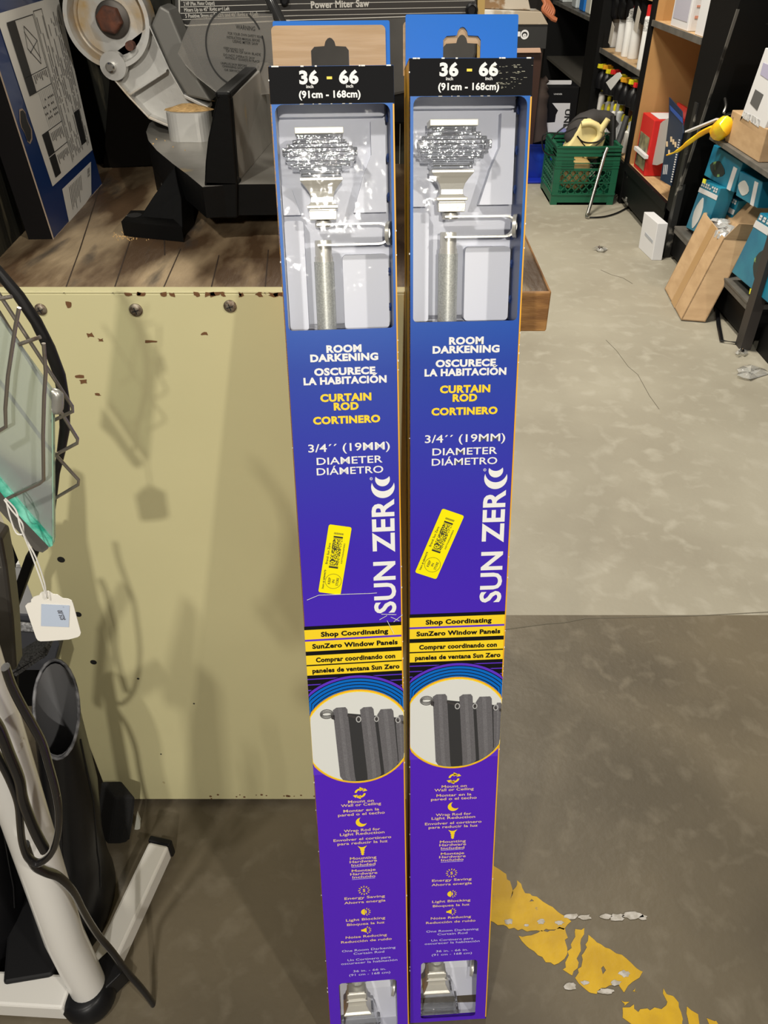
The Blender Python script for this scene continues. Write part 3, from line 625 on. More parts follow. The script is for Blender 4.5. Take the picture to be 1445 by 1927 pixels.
# ================================================================== MITER SAW ON THE BENCH
TZ = 0.97
saw = thing('miter_saw', 'old power miter saw with silver arm and black base on the workbench', 'saw', (-0.15,1.05,BZ))
def tp(x, y): return fl(x, y, TZ)
top_out = [(381,352),(352,328),(325,308),(295,283),(279,264),(275,248),(281,232),(303,218),(345,208),(420,200),(540,196),(690,200),(700,345),(446,347)]
mb = MB(); P = [tp(*p) for p in top_out]; n = len(P); H_ = Vector((0,0,-.033))
mb.add(P+[p+H_ for p in P], [tuple(range(n))], 1); mb.add(P+[p+H_ for p in P], [tuple(range(2*n-1,n-1,-1))]+[(i,i+n,(i+1)%n+n,(i+1)%n) for i in range(n)], 0)
sb = obj('saw_base', mb, [black_paint, machined], saw)
mb = MB(); P = [tp(*p) for p in ((327,309),(295,283),(279,264),(276,248),(282,233),(303,219),(350,215),(400,260))]; mb.prism([p+Vector((0,0,-.0335)) for p in P], (0,0,-.029)); obj('base_skirt', mb, black_paint, saw, smooth=True)
fa, fb, fc_ = fl(344,449,BZ), fl(232,440,BZ), tp(328,313)
fn = (fb-fa).cross(fc_-fa).normalized()
def fpl(x, y): d = ray(x, y); o = Vector((0,0,CAMH)); return o+d*((fa-o).dot(fn)/d.dot(fn))
mb = MB(); mb.prism([fpl(x,y) for x, y in ((328,313),(334,345),(341,374),(344,449),(262,443),(260,414),(285,375))], (.004,.05,0)); ft = obj('foot', mb, black_paint, saw, bevel=.0012)
mb = MB(); mb.prism([fl(x,y,.922) for x, y in ((228,417),(246,396),(310,396),(342,428))], (0,0,-.0165)); mb.lathe([(.0085,0),(.0085,.0004)], fl(253,405,.922), (0,0,1), 18, 1); obj('foot_pad', mb, [black_paint, ink], ft)
mb = MB(); mb.prism([at(x,y,.95) for x, y in ((600,360),(700,360),(705,430),(590,430))], (0,.08,0)); obj('foot', mb, black_paint, saw, bevel=.0015)
A_, B_ = tp(444,349), tp(516,262); ta = at(432,186,A_.y); tb = at(492,128,B_.y); dv = (B_-A_).normalized()
mb = MB(); th = Vector((.014,-.002,0)); mb.prism([A_+dv*.004, B_+dv*.05, tb+dv*.05, ta+dv*.004], -th); obj('fence_plate', mb, machined, saw, bevel=.001)
mb = MB(); mb.prism([at(x,y,A_.y) for x, y in ((384,352),(386,305),(391,262),(401,214),(407,190),(413,178),(421,173),(430,178),(434,188),(440,262),(447,350))], dv*.012)
mb.prism([at(x,y,A_.y) for x, y in ((385,340),(447,342),(447,411),(386,411))], dv*.02)
fo = obj('fence', mb, black_paint, saw, bevel=.002)
mb = MB(); a0 = at(419,180,A_.y); b0 = tb+Vector((-.010,0,0)); mb.bar(a0, b0, .016, .008); obj('fence_rail', mb, black_paint, fo, bevel=.003)
# arm casting
Ya = 1.13
def pa(x, y, dy=0.0): return at(x, y, Ya+dy)
cen = pa(200, 38); pxm = (pa(201,38)-pa(200,38)).x
mb = MB(); R_ = 80*pxm
mb.lathe([(R_,-.004),(R_,.030),(R_-.005,.030),(R_-.007,.010),(R_*.78,.006),(R_*.76,.012),(R_*.2,.012)], cen+Vector((0,.03,0)), (0,-1,0), 56)
arm = obj('arm', mb, alu, saw, smooth=True, autos=30)
mb = MB(); outl = [(190,118),(279,50),(318,130),(346,182),(392,206),(398,238),(318,238),(280,221),(238,176)]
mb.prism([pa(x,y,.018) for x, y in outl], (0,.008,0)); 
def flange(pts, w=.0022, d=.024):
    for a, b in zip(pts, pts[1:]): mb.bar(pa(*a)+Vector((0,.008,0)), pa(*b)+Vector((0,.008,0)), d, w, up=(0,1,0)) if False else mb.prism([pa(*a), pa(*b), pa(*b)+Vector((0,0,w*1.5)), pa(*a)+Vector((0,0,w*1.5))], (0,d,0))
flange([(186,118),(238,180),(280,224),(318,240)]); flange([(279,48),(300,95),(320,138),(346,184),(392,207)], .0028, .03); flange([(245,180),(313,136)], .0016, .02)
obj('arm_web', mb, alu, arm, bevel=.0012)
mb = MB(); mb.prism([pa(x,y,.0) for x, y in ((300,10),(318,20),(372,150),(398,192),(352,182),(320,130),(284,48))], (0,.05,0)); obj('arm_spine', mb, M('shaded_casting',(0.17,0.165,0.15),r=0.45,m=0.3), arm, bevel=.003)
xa, xb = at(317,225,1.115).x, at(397,225,1.115).x; bz = at(350,210,1.105).z
mb = MB(); mb.shape([rrect(xa,1.093,xb,1.138,.016,6)], bz-TZ-.0002, 0, Matrix.Translation((0,0,bz))); obj('arm_boss', mb, alu_clean, arm, bevel=.002)
mb = MB(); rr = []
for k in range(4): rr.append([Vector(((xa+xb)/2+math.cos(a_)*(.033-.008*k)*random.uniform(.9,1.05), 1.118+math.sin(a_)*(.019-.005*k), bz+.0003+k*.0022)) for a_ in [2*PI*i/20 for i in range(20)]])
mb.loft(rr); tag(obj('sawdust_pile', mb, sawdust, arm, smooth=True), kind='stuff')
mb = MB(); mb.lathe([(32*pxm,0),(32*pxm,.004),(29*pxm,.0055)], pa(205,39)+Vector((0,.019,0)), (0,-1,0), 36); bw = obj('pivot_washer', mb, M('dark_washer',(0.09,0.08,0.07),r=0.5,m=0.6), saw, smooth=True)
mb = MB(); mb.lathe([(24*pxm,0),(24*pxm,.012),(20*pxm,.014)], pa(203,38)+Vector((0,.014,0)), (0,-1,0), 6, rot=.3); obj('pivot_bolt', mb, rust, bw, bevel=.001, label='rusty hexagonal bolt head')
mb = MB(); mb.lathe([(.0165,0),(.0165,.012)], pa(213,124)+Vector((0,.01,0)), (0,-1,0), 26); sl = obj('stop_lug', mb, alu_clean, saw, smooth=True); mb = MB(); mb.lathe([(.006,0),(.006,.008),(.004,.010)], pa(211,125)+Vector((0,-.002,0)), (0,-1,0), 14); obj('stop_screw', mb, chrome, sl, smooth=True)
mb = MB(); mb.lathe([(.0055,0),(.0055,.012)], pa(241,88)+Vector((0,.018,0)), (0,-1,0), 14); obj('roll_pin', mb, rust, arm, smooth=True)
mb = MB()
for x, y, sx, sy, z in ((360,190,.030,.02,TZ+.036),(345,235,.03,.012,TZ+.001),(375,232,.03,.016,TZ+.001)):
    c = fl(x, y, z); rr = []
    for k in range(3):
        rr.append([c+Vector((math.cos(a)*sx*(1-k*.42)*random.uniform(.8,1.1), math.sin(a)*sy*(1-k*.42), k*.0035)) for a in [2*PI*i/18 for i in range(18)]])
    mb.loft(rr)
tag(obj('sawdust', mb, sawdust, saw, smooth=True), kind='stuff')
mb = MB()
for i in range(70):
    x, y = random.gauss(390,45), random.gauss(245,16)
    if y > 330 or x < 285: continue
    c = tp(x, y); mb.lathe([(random.uniform(.0006,.0016),0),(.0004,.0012)], c, (0,0,1), 5)
for i in range(60):
    c = fl(random.gauss(240,14), random.gauss(446,4), BZ); mb.lathe([(random.uniform(.0004,.001),0),(.0003,.0008)], c, (0,0,1), 5)
tag(obj('sawdust_grains', mb, sawdust, saw), kind='stuff')
# motor housing with the specification plate
mb = MB(); Ym = 1.20
def pm(x, y): return at(x, y, Ym)
mb.prism([pm(x,y) for x, y in ((325,-60),(330,70),(345,110),(560,120),(700,190),(880,150),(898,100),(898,-60))], (0,.055,0)); hs = obj('motor_housing', mb, M('charcoal_housing',(0.075,0.072,0.065),r=0.45,c2=(0.045,0.043,0.04),sc2=7), saw, bevel=.004)
mb = MB(); mb.box((-.07,1.205,TZ+.0005),(.07,1.25,pm(600,125).z)); obj('head_support', mb, black_paint, saw, bevel=.003)
mb = MB(); mb.prism([pm(x,y)+Vector((0,-.002,0)) for x, y in ((899,-60),(914,-60),(908,140),(897,140))], (0,.02,0)); obj('housing_edge', mb, M('brass_yellow_edge',(0.48,0.32,0.10),r=0.5), hs)
# spec plate coordinates: metres on the housing plane
def pl(x, y): p = pm(x, y); return (p.x, p.z)
Mp = lambda o: Matrix.Translation((0, Ym-o, 0)) @ XZ
mb = MB(); mb.shape([[pl(338,-60),pl(342,42),pl(350,47),pl(545,37),pl(893,26),pl(893,-60)]], .0006, 0, Mp(.0008))
def pline(a, b, w=.0010, mi=1):
    a, b = Vector(pl(*a)), Vector(pl(*b)); d = (b-a).normalized(); n = Vector((-d.y, d.x))*w/2
    mb.shape([[tuple(a-n),tuple(b-n),tuple(b+n),tuple(a+n)]], .0003, mi, Mp(.0013))
pline((337,-40),(338,43),.0016); pline((338,43),(352,48),.0016); pline((352,48),(545,38),.0016); pline((545,38),(893,27),.0010)
for y0, y1 in ((1,-2),(13,7),(25,19),(37,29)): pline((340,y0),(560,y1),.0007); pline((560,y1),(893,y1-6),.0006)
def ptx(s, x, y, w, h, mi=1, bo=.02):
    p = pl(x, y); q = pl(x+w, y-w*.03); mb.text(s, q[0]-p[0], h*pxm, ((p[0]+q[0])/2, (p[1]+q[1])/2), math.atan2(q[1]-p[1], q[0]-p[0]), bo, mi, Mp(.0014))
ptx('2 HP (Max. Motor Output)', 346, 7, 58, 6); ptx('Miters Up to 45° Right and Left', 347, 18.5, 85, 6); ptx('5 Positive Stops at 0, 22½ and 45° Right and Left', 349, 30, 137, 6); ptx('Power Miter Saw', 585, 9, 110, 11, 1, .03)
obj('spec_plate', mb, [M('plate_black',(0.03,0.028,0.026),r=0.35), M('plate_print',(0.55,0.53,0.48),r=0.4)], hs, label='black plate with pale specification lettering')
for x, y, r in ((887,18,12),(536,0,9)):
    mb = MB(); mb.lathe([(r*pxm,0),(r*pxm,.006),(r*.7*pxm,.007),(r*.6*pxm,.004)], pm(x,y)+Vector((0,-.001,0)), (0,-1,0), 20); obj('housing_screw', mb, black_plastic, hs, smooth=True)
mb = MB(); mb.tube([at(498,-25,1.11),at(512,8,1.11),at(534,52,1.10)], .0065, 14); obj('lever_rod', mb, M('gloss_black_rod',(0.03,0.03,0.03),r=0.15,coat=.5), saw, smooth=True)
# scratched clear blade guard with a printed warning
Yg = 1.085
def pg(x, y): p = at(x, y, Yg); return (p.x, p.z)
Mg = lambda o: Matrix.Translation((0, Yg-o, 0)) @ XZ
mb = MB(); gl_out = [pg(*p) for p in ((334,100),(345,70),(360,36),(420,24),(512,26),(520,60),(522,175),(440,184),(412,178),(370,145),(348,122))]; mb.shape([gl_out], .003, 0, Mg(0))
gd = obj('blade_guard', mb, lexan, saw)
mb = MB(); pxg = pg(101,50)[0]-pg(100,50)[0]; gc = pg(443,90)
def garc(a0, a1, r=57, w=3):
    a0, a1 = math.radians(a0), math.radians(a1); m_ = 22
    mb.shape([[(gc[0]+r*pxg*math.cos(a0+(a1-a0)*i/m_), gc[1]+r*pxg*1.15*math.sin(a0+(a1-a0)*i/m_)) for i in range(m_+1)]+[(gc[0]+(r-w)*pxg*math.cos(a1-(a1-a0)*i/m_), gc[1]+(r-w)*pxg*1.15*math.sin(a1-(a1-a0)*i/m_)) for i in range(m_+1)]], .0003, 0, Mg(.0006))
garc(108,262); garc(28,58); garc(-60,18)
for s, x, y, w, h in (('WARNING',462,52,36,7),('FOR YOUR OWN SAFETY READ',462,66,66,4.2),('INSTRUCTION MANUAL BEFORE',458,73,62,4.2),('USING MITER SAW',462,80,48,4.6),('KEEP HANDS OUT',440,92,38,3.6),('OF PATH OF SAW BLADE',458,99,66,4),('DO NOT OPERATE SAW',450,106,60,3.8),('WITHOUT GUARDS IN PLACE',456,112,66,3.8),('UNPLUG SAW BEFORE',440,121,50,3.6),('CHANGING SAW BLADE',446,127,56,3.8),('OR SERVICING',440,133,36,3.6)):
    p = pg(x, y); mb.text(s, w*pxg, h*pxg, p, -.10, .01, 0, Mg(.0006))
obj('warning_print', mb, M('guard_ink',(0.02,0.02,0.018),r=0.6), gd)

# ------------------------------------------------------------------ blue blade package leaning on the side wall
P1, P2 = fl(100,450,BZ), fl(191,347,BZ); U1 = (at(0,140,P1.y)-P1); U1 = U1/U1.z
e1 = P2-P1; nrm = e1.cross(U1).normalized()
if nrm.x < 0: nrm = -nrm
Hh = .52
pkg = thing('blade_package', 'tall blue cardboard tool package with white printed sheet leaning left of the saw', 'package', P1)
mb = MB(); o_ = P1; tk = -nrm*.028
A = [o_, o_+e1, o_+e1+U1*Hh, o_+U1*Hh]
mb.prism(A, tk, 1); mb.add([p+nrm*.0006 for p in A], [(0,1,2,3)], 0)
bx = obj('package_box', mb, [M('package_blue',(0.008,0.032,0.13),r=0.35,coat=.2), M('package_side_black',(0.006,0.005,0.005),r=0.6,spec=.15)], pkg)
def onp(x, y, off=0.0):
    d = ray(x, y); o = Vector((0,0,CAMH)); k = (P1+nrm*off-o).dot(nrm)/d.dot(nrm); return o+d*k
def quad(pts, off, mb, mi=0): mb.add([onp(x, y, off) for x, y in pts], [tuple(range(len(pts)))], mi)
mb = MB(); S4 = [(-8,27),(99,351),(174,282),(109,-8)]
quad(S4, .0012, mb, 0)
C4 = [onp(*p, .0018) for p in S4]     # TL, BL, BR, TR
def sv(u, v): return (C4[0].lerp(C4[1], v)).lerp(C4[3].lerp(C4[2], v), u)
def srect(u0, v0, u1, v1, mi): mb.add([sv(u0,v0),sv(u0,v1),sv(u1,v1),sv(u1,v0)], [(0,1,2,3)], mi)
for a, b in ((.06,.36),(.36,.46),(.70,.83),(.84,.97)): srect(.10, a, .22, b, 1)
for u0, v0, u1, v1 in ((.10,.055,.5,.06),(.5,.055,.505,.97),(.10,.46,.5,.464),(.10,.36,.5,.364),(.10,.695,.5,.70),(.10,.83,.5,.835),(.52,.04,.525,.96),(.66,.04,.665,.5),(.52,.04,.66,.045)): srect(u0, v0, u1, v1, 1)
rr = random.Random(5)
for k in range(13):
    u = .545+k*.033; v = .08+ (k%3)*.03
    while v < .93:
        l = rr.uniform(.02,.14)
        if rr.random() < .75: srect(u, v, u+.010, min(.95,v+l), 2)
        v += l+.01
for k in range(8):
    u = .25+k*.03; srect(u,.47,u+.003,.69,2); srect(u,.37,u+.012,.37+rr.uniform(.02,.05),2); srect(u,.72,u+.012,.72+rr.uniform(.03,.08),2); srect(u,.86,u+.012,.86+rr.uniform(.02,.06),2)
    for v in (.52,.56,.60,.63): 
        if rr.random() < .6: srect(u+.008,v,u+.02,v+.012,1)
srect(.78,.70,.90,.92,1)
def sline(u0,v0,u1,v1,w=.006):
    a, b = sv(u0,v0), sv(u1,v1); d = (b-a).normalized().cross(nrm)*w*.08; mb.add([a-d,b-d,b+d,a+d], [(0,1,2,3)], 1)
for q in ((.32,.10,.46,.20),(.46,.20,.42,.33),(.42,.33,.28,.22),(.28,.22,.32,.10),(.46,.20,.30,.25),(.30,.13,.44,.30)): sline(*q)
obj('instruction_sheet', mb, [M('sheet_white',(0.74,0.72,0.66),r=0.45), ink, M('sheet_grey_ink',(0.22,0.21,0.20),r=0.5)], bx)
mb = MB(); quad([(117,356),(132,428),(172,366),(171,304)], .0012, mb, 0)
C4 = [onp(*p, .0018) for p in ((117,356),(132,428),(172,366),(171,304))]
for k in range(9): srect(.2+k*.05,.1,.215+k*.05,.1+rr.uniform(.3,.75),1)
for k in range(12): srect(.86,.12+k*.022,.95,.12+k*.022+rr.choice((.006,.012)),2)
obj('barcode_label', mb, [M('sheet_white',(0.74,0.72,0.66)), M('sheet_grey_ink',(0.22,0.21,0.20)), ink], bx)
mb = MB(); hp = [(36,206),(42,204),(48,212),(50,222),(54,232),(60,244),(61,262),(57,271),(52,267),(46,250),(40,240),(37,228)]
quad(hp, .0010, mb, 1); mb2 = hp; cx_, cy_ = 49, 238
quad([(cx_+(x-cx_)*.82, cy_+(y-cy_)*.90) for x, y in hp], .0014, mb, 0)
obj('hang_slot', mb, [ink, M('raw_card_edge',(0.35,0.27,0.2),r=0.8)], bx)
mb = MB(); mb.bar(P1+nrm*.0005, P1+U1*Hh+nrm*.0005, .0012, .0012); mb.bar(P1+nrm*.0005, P2+nrm*.0005, .0012, .0012); obj('worn_edge', mb, M('raw_card_edge',(0.35,0.27,0.2),r=0.8), bx)
# near-black upright sheet added to fill the corner behind the arm
mb = MB(); mb.prism([at(x,y,1.235) for x, y in ((193,318),(290,312),(318,60),(212,60))], (0,.02,0)); tag(obj('dark_infill', mb, M('dark_brown_infill',(0.005,0.004,0.003),r=0.8,spec=.05), bevel=.002), 'black-brown board standing upright behind the silver saw arm', 'board')

# ================================================================== LEFT FOREGROUND
YR = .42
def q_(x, y, Y=YR): return at(x, y, Y)
rack = thing('wire_rack', 'rusty steel wire rack with zigzag sides at the left edge', 'rack', q_(60,800,YR))
wires = [[(-60,470),(0,556),(136,765),(137,774),(97,793)],[(-60,500),(0,590),(146,826),(145,834),(102,857)],[(-60,640),(0,719),(88,838),(148,903),(147,912),(100,940)],
         [(36,579),(29,615),(15,707),(10,769),(11,803),(-20,822)],[(82,646),(86,700),(83,746),(81,819),(82,903),(74,910),(10,940)],[(36,648),(76,634)],[(-10,564),(22,558)]]
for i, w in enumerate(wires):
    mb = MB(); Yw = YR+(.012 if i < 3 else -.012 if i < 5 else 0)
    pts = []
    for a, b in zip(w, w[1:]): pts += [q_(a[0],a[1],Yw)] 
    pts.append(q_(*w[-1],Yw)); mb.tube(pts, .0012, 8); obj('wire', mb, steel, rack, smooth=True)
mb = MB(); mb.tube([q_(100,738),q_(108,742),q_(108,768),q_(101,772)], [.0028,.0036,.0036,.0028], 10, smooth=3); obj('clip', mb, M('dull_silver',(0.45,0.44,0.40),r=0.35,m=.6), rack, smooth=True)
gp = [(-40,560),(0,602),(98,738),(100,1012),(98,1022),(0,902),(-40,860)]
gl_ = thing('glass_shelf', 'smoky glass shelf with chipped green edge standing in the wire rack', 'glass shelf', q_(60,900,YR))
mb = MB(); mb.prism([q_(x,y,YR) for x, y in gp], (0,.003,0)); obj('glass_pane', mb, glass_m, gl_)
mb = MB(); ed = [(-40,858),(0,902),(50,962),(98,1016),(99,1027),(93,1030),(40,975),(0,925),(-40,880)]; mb.prism([q_(x,y,YR-.002) for x, y in ed], (0,.005,0)); obj('glass_edge', mb, glass_edge, gl_)
mb = MB(); mb.prism([q_(x,y,YR-.001) for x, y in ((97,738),(99,739),(101,1018),(99,1020))], (0,.004,0)); obj('glass_side', mb, M('pale_green_edge',(0.30,0.48,0.36),r=.2), gl_)
mb = MB(); mb.prism([q_(x,y,YR+.008) for x, y in ((-40,880),(0,925),(50,985),(92,1028),(90,1033),(80,1040),(66,1036),(0,962),(-40,930))], (0,.004,0)); tag(obj('dark_glass_piece', mb, M('dark_glass',(0.10,0.095,0.085),r=.15)), 'smoked dark sheet just behind the green glass edge', 'sheet')
# black hose
mb = MB(); mb.tube([q_(x,y,.47) for x, y in ((-40,470),(0,515),(35,556),(68,605),(93,655),(112,705),(121,755),(122,805),(115,850),(107,890),(103,930),(98,975))], [.0036,.0036,.0037,.0038,.004,.004,.0038,.0036,.0030,.0022,.002,.0016], 14)
tag(obj('black_strap', mb, M('worn_black_tube',(0.014,0.013,0.013),r=.4,c3=(.3,.28,.25),sc3=30,lo3=.74,hi3=.77), smooth=True), 'curved black hoop bowing out behind the wire rack', 'hoop')
# price tag
YT = .395
tg = thing('price_tag', 'white paper price tag reading $25.00 hanging on a string', 'price tag', at(88,1126,YT))
def pt(x, y): p = at(x, y, YT); return (p.x, p.z)
Mt = lambda o: Matrix.Translation((0, YT-o, 0)) @ XZ
Z6 = lambda l: [(x/6.02, 980+y/6.02) for x, y in l]
out = Z6([(285,965),(310,940),(352,925),(352,895),(380,865),(442,845),(460,815),(500,798),(550,797),(600,832),(650,838),(712,880),(770,885),(812,905),(828,945),(915,1270),(905,1300),(880,1318),(780,1345),(560,1362),(460,1366),(428,1355),(408,1325)])
mb = MB(); hc = at(88.5,1126,YT); mb.shape([[pt(*p) for p in out], circ(hc.x,hc.z,.0011,14,.0009)], .0005, 0, Mt(0)); tgp = obj('tag_card', mb, tag_m, tg)
mb = MB(); mb.shape([[pt(*p) for p in Z6([(470,940),(790,955),(782,1200),(467,1187)])]], .0002, 0, Mt(.0005))
c = pt(980*0+115.5,1156); mb.text('$25.00', .0097, .0034, (pt(116,1156)[0], pt(116,1156)[1]), PI/2, .015, 1, Mt(.0009)); mb.text('+', .0009, .0009, pt(120,1141), 0, 0, 1, Mt(.0009))
obj('price_label', mb, [label_blue, M('grey_ink',(0.10,0.10,0.12))], tgp)
mb = MB()
for pts in ([(88,1127),(80,1100),(62,1050),(48,1015),(38,990),(30,960),(10,938)],[(86,1124),(84,1098),(68,1050),(46,1008),(42,985),(22,960),(8,940)],[(12,942),(18,970),(30,1002),(42,1006)]):
    mb.tube([at(x,y,YT-.003+random.uniform(-.001,.001)) for x, y in pts], .00055, 6, smooth=4)
obj('string', mb, string_m, tg, smooth=True)
# white enamelled stand: post, hub, two floor legs
st = thing('white_stand', 'white tubular stand post with square floor legs at lower left', 'stand', (-.41,.44,0))
mb = MB(); hubp = Vector((-.408,.445,.03)); mb.tube([hubp+Vector((0,0,.0)), at(120,1760,.448), at(0,1395,.452), at(-75,1170,.455)], [.0235,.0235,.0235,.0235], 28); obj('post', mb, white_enamel, st, smooth=True)
mb = MB(); mb.lathe([(.034,0),(.036,.008),(.036,.022),(.030,.034),(.0255,.037)], (-.408,.440,.004), (-.1,0,1), 30); mb.bar((-.408,.44,.02), (-.375,.475,.026), .04, .036); obj('hub', mb, black_plastic, st, smooth=True, bevel=.002)
tip = fl(302,1598,.024); base_ = Vector((-.398,.458,.024)); 
mb = MB(); mb.bar(base_, tip, .034, .034); obj('leg', mb, white_enamel, st, bevel=.004)
mb = MB(); mb.bar(tip, tip+(tip-base_).normalized()*.010, .037, .037); obj('end_cap', mb, black_plastic, st, bevel=.002)
mb = MB(); mb.bar((-.43,.435,.024), fl(-150,1860,.024), .042, .040); obj('leg', mb, white_enamel, st, bevel=.004)
# black flat cable
cab = thing('power_cable', 'thick black cable looping over the white stand post', 'cable', at(60,1500,.40))
def cpath(pts, Y=.40): return [at(p[0], p[1], p[2] if len(p) > 2 else Y) for p in pts]
for pts, r in (([(10,1255),(22,1290),(42,1330),(62,1365),(80,1400),(92,1440),(103,1480),(110,1520),(110,1560),(102,1595),(88,1615),(70,1624),(52,1612),(42,1585),(38,1550),(34,1510),(20,1470),(0,1430),(-20,1400)],.0046),
               ([(-20,1345),(0,1375),(18,1420),(36,1465),(42,1500),(52,1530),(68,1568),(84,1598)],.0062),
               ([(48,1590,.405),(62,1625,.405),(85,1640,.41),(110,1650,.42),(138,1678,.43),(160,1720,.44),(185,1760,.45),(212,1792,.45),(240,1830,.445),(268,1862,.44),(292,1895,.435),(318,1940,.43)],.0055)):
    mb = MB(); mb.tube(cpath(pts), r, 12, smooth=4, flat=.7); obj('cable_strand', mb, M('gloss_black_cable',(0.014,0.013,0.013),r=.24,coat=.3,c3=(.3,.22,.17),sc3=60,lo3=.74,hi3=.76), cab, smooth=True)
# rubber boots
def ring(c, rx, ry, tilt=0.0, n=28, tw=0.0):
    out = []
    for i in range(n):
        a = 2*PI*i/n; x = rx*math.cos(a); y = ry*math.sin(a); out.append(Vector((c[0]+x*math.cos(tw)-y*math.sin(tw), c[1]+x*math.sin(tw)+y*math.cos(tw), c[2]+tilt*math.sin(a))))
    return out
def boot(name, label, off=Vector((0,0,0)), sc_=1.0):
    B = thing(name, label, 'boot', Vector((-.40,.60,0))+off, 'black rubber boots beside the bench')
    def P(x, y, Y): return at(x, y, Y)+off
    R_ = [ring(P(106,1335,.62),.0285,.036,.052), ring(P(110,1372,.618),.030,.040,.040), ring(P(121,1430,.615),.0325,.043,.02), ring(P(133,1490,.61),.0355,.046,.008), ring(Vector((-.452,.60,.135))+off,.038,.050), ring(Vector((-.456,.592,.10))+off,.041,.056,-.004),
          ring(Vector((-.459,.580,.070))+off,.043,.072,-.010), ring(Vector((-.460,.572,.045))+off,.044,.082,-.006), ring(Vector((-.460,.570,.018))+off,.045,.085), ring(Vector((-.460,.570,.0))+off,.043,.083)]
    mb = MB(); mb.loft(R_, caps=False); mb.add(R_[-1], [tuple(range(28))])
    b = obj('boot_body', mb, rubber, B, smooth=True, autos=80)
    inner = [R_[0]]+[[c0+(p-c0)*.90 for p in r] for r, c0 in ((R_[i], sum(R_[i], Vector())/28) for i in (1,2,3,4))]
    mb = MB(); c0 = sum(R_[0], Vector())/28; inner[0] = [c0+(p-c0)*.93 for p in R_[0]]; mb.loft(inner, caps=False); mb.add(inner[-1], [tuple(range(28))]); obj('boot_lining', mb, rubber_grey, b, smooth=True, autos=80)
    mb = MB(); mb.tube(R_[0]+[R_[0][0]], .0022, 8, caps=False); obj('boot_rim', mb, M('worn_grey_rim',(0.20,0.20,0.21),r=.5,c2=(.05,.05,.055),sc2=60), b, smooth=True)
    mb = MB()
    for f_ in (7, 8): 
        pts = [r[f_*3 if f_==7 else 27] for r in R_[1:7]]; mb.tube([p+Vector((0.0,-.0005,0)) for p in pts], .0012, 6)
    obj('boot_seam', mb, rubber, b, smooth=True)
    return B
boot('rubber_boot', 'tall black rubber boot with grey lining, open top beside the cream panel')
boot('rubber_boot', 'second black rubber boot, mostly behind the white stand post at the far left', Vector((-.115,-.03,0)))
# black fabric bag between boot and bench
mb = MB(); bg_ = [(-.395,.775,0),(-.335,.765,0),(-.30,.775,0),(-.29,.86,0),(-.40,.86,0)]
rr_ = []
for z, s_ in ((.0,1.0),(.06,1.04),(.12,.98),(.17,.8)):
    rr_.append([Vector((-.345+(x+.345)*s_, .81+(y-.81)*s_, z)) for x, y, _ in bg_])
mb = MB(); P_ = lambda x, y, Y: at(x, y, Y)
mb.prism([P_(215,1500,.70),P_(255,1500,.70),P_(252,1545,.69),P_(225,1690,.64),P_(205,1760,.62),P_(190,1700,.63)], (-.03,.03,0)); bag = obj('fabric_bag', mb, M('black_bag_fabric',(0.012,0.012,0.012),r=.8,bump=.4,bsc=300), bevel=.004); tag(bag, 'black fabric bag with mesh side squeezed between boot and cream panel', 'bag')
mb = MB()
for i in range(14):
    mb.bar(P_(218+i*2.4,1503,.697), P_(214+i*2.0+8,1560,.692), .0006, .0006); mb.bar(P_(216,1503+i*4.2,.6965), P_(251-i*.4,1503+i*4.2,.6965), .0006, .0006)
obj('bag_mesh', mb, M('mesh_grey',(0.07,0.07,0.07),r=.7), bag)
mb = MB(); mb.prism([P_(258,1530,.705),P_(264,1545,.70),P_(262,1590,.69),P_(225,1705,.655),P_(222,1700,.655),P_(250,1580,.69)], (0,.004,0)); tag(obj('card_sheet', mb, M('pale_card_edge',(0.42,0.42,0.36),r=.6)), 'thin pale card edge standing behind the black fabric bag', 'card')
# dark machinery behind the tag
mb = MB(); mb.prism([at(x,y,.50) for x, y in ((-30,1000),(2,1015),(12,1070),(24,1170),(30,1262),(8,1266),(-30,1270))], (0,.02,0)); f1 = obj('steel_post', mb, M('dark_steel_frame',(0.06,0.055,0.05),r=.35,m=.5,c3=(.3,.28,.2),sc3=40,lo3=.72,hi3=.76), bevel=.003); tag(f1, 'dark steel frame upright at the left edge, below the glass shelf', 'post')
mb = MB(); mb.bar(at(62,1040,.62), at(22,1150,.62), .016, .010); mb.bar(at(22,1150,.62), at(26,1300,.62), .010, .010); tag(obj('metal_rod', mb, black_paint, bevel=.002), 'chipped black flat bar slanting behind the string of the tag', 'bar')
mb = MB(); mb.prism([at(x,y,.72) for x, y in ((-60,1150),(95,1160),(112,1215),(100,1262),(-60,1262))], (0,.09,0)); mb.prism([at(x,y,.71) for x, y in ((26,1172),(85,1178),(92,1192),(26,1188))], (0,.004,0), 1); mc = obj('grey_machine', mb, [M('dark_grey_case',(0.045,0.047,0.055),r=.45), M('grey_grit',(0.32,0.32,0.33),r=.8,c2=(.12,.12,.12),sc2=300)], bevel=.003); tag(mc, 'dark grey machine case with gritty strip, behind the price tag', 'machine')
mb = MB(); mb.bar(at(22,1250,.58), at(96,1205,.58), .006, .026, up=(0,1,0)); mb.bar(at(32,1262,.575), at(90,1222,.575), .004, .014, up=(0,1,0)); tag(obj('mesh_strap', mb, M('strap_mesh',(0.06,0.06,0.06),r=.8,c2=(.012,.012,.012),sc2=500)), 'grey webbing strap crossing below the price tag', 'strap')
mb = MB(); mb.prism([at(x,y,.95) for x, y in ((-200,900),(118,1040),(212,1500),(230,1700),(-200,1750))], (-.05,.02,0)); tag(obj('black_cabinet', mb, black_matte), 'black cabinet side in the shadow behind the boots', 'cabinet')
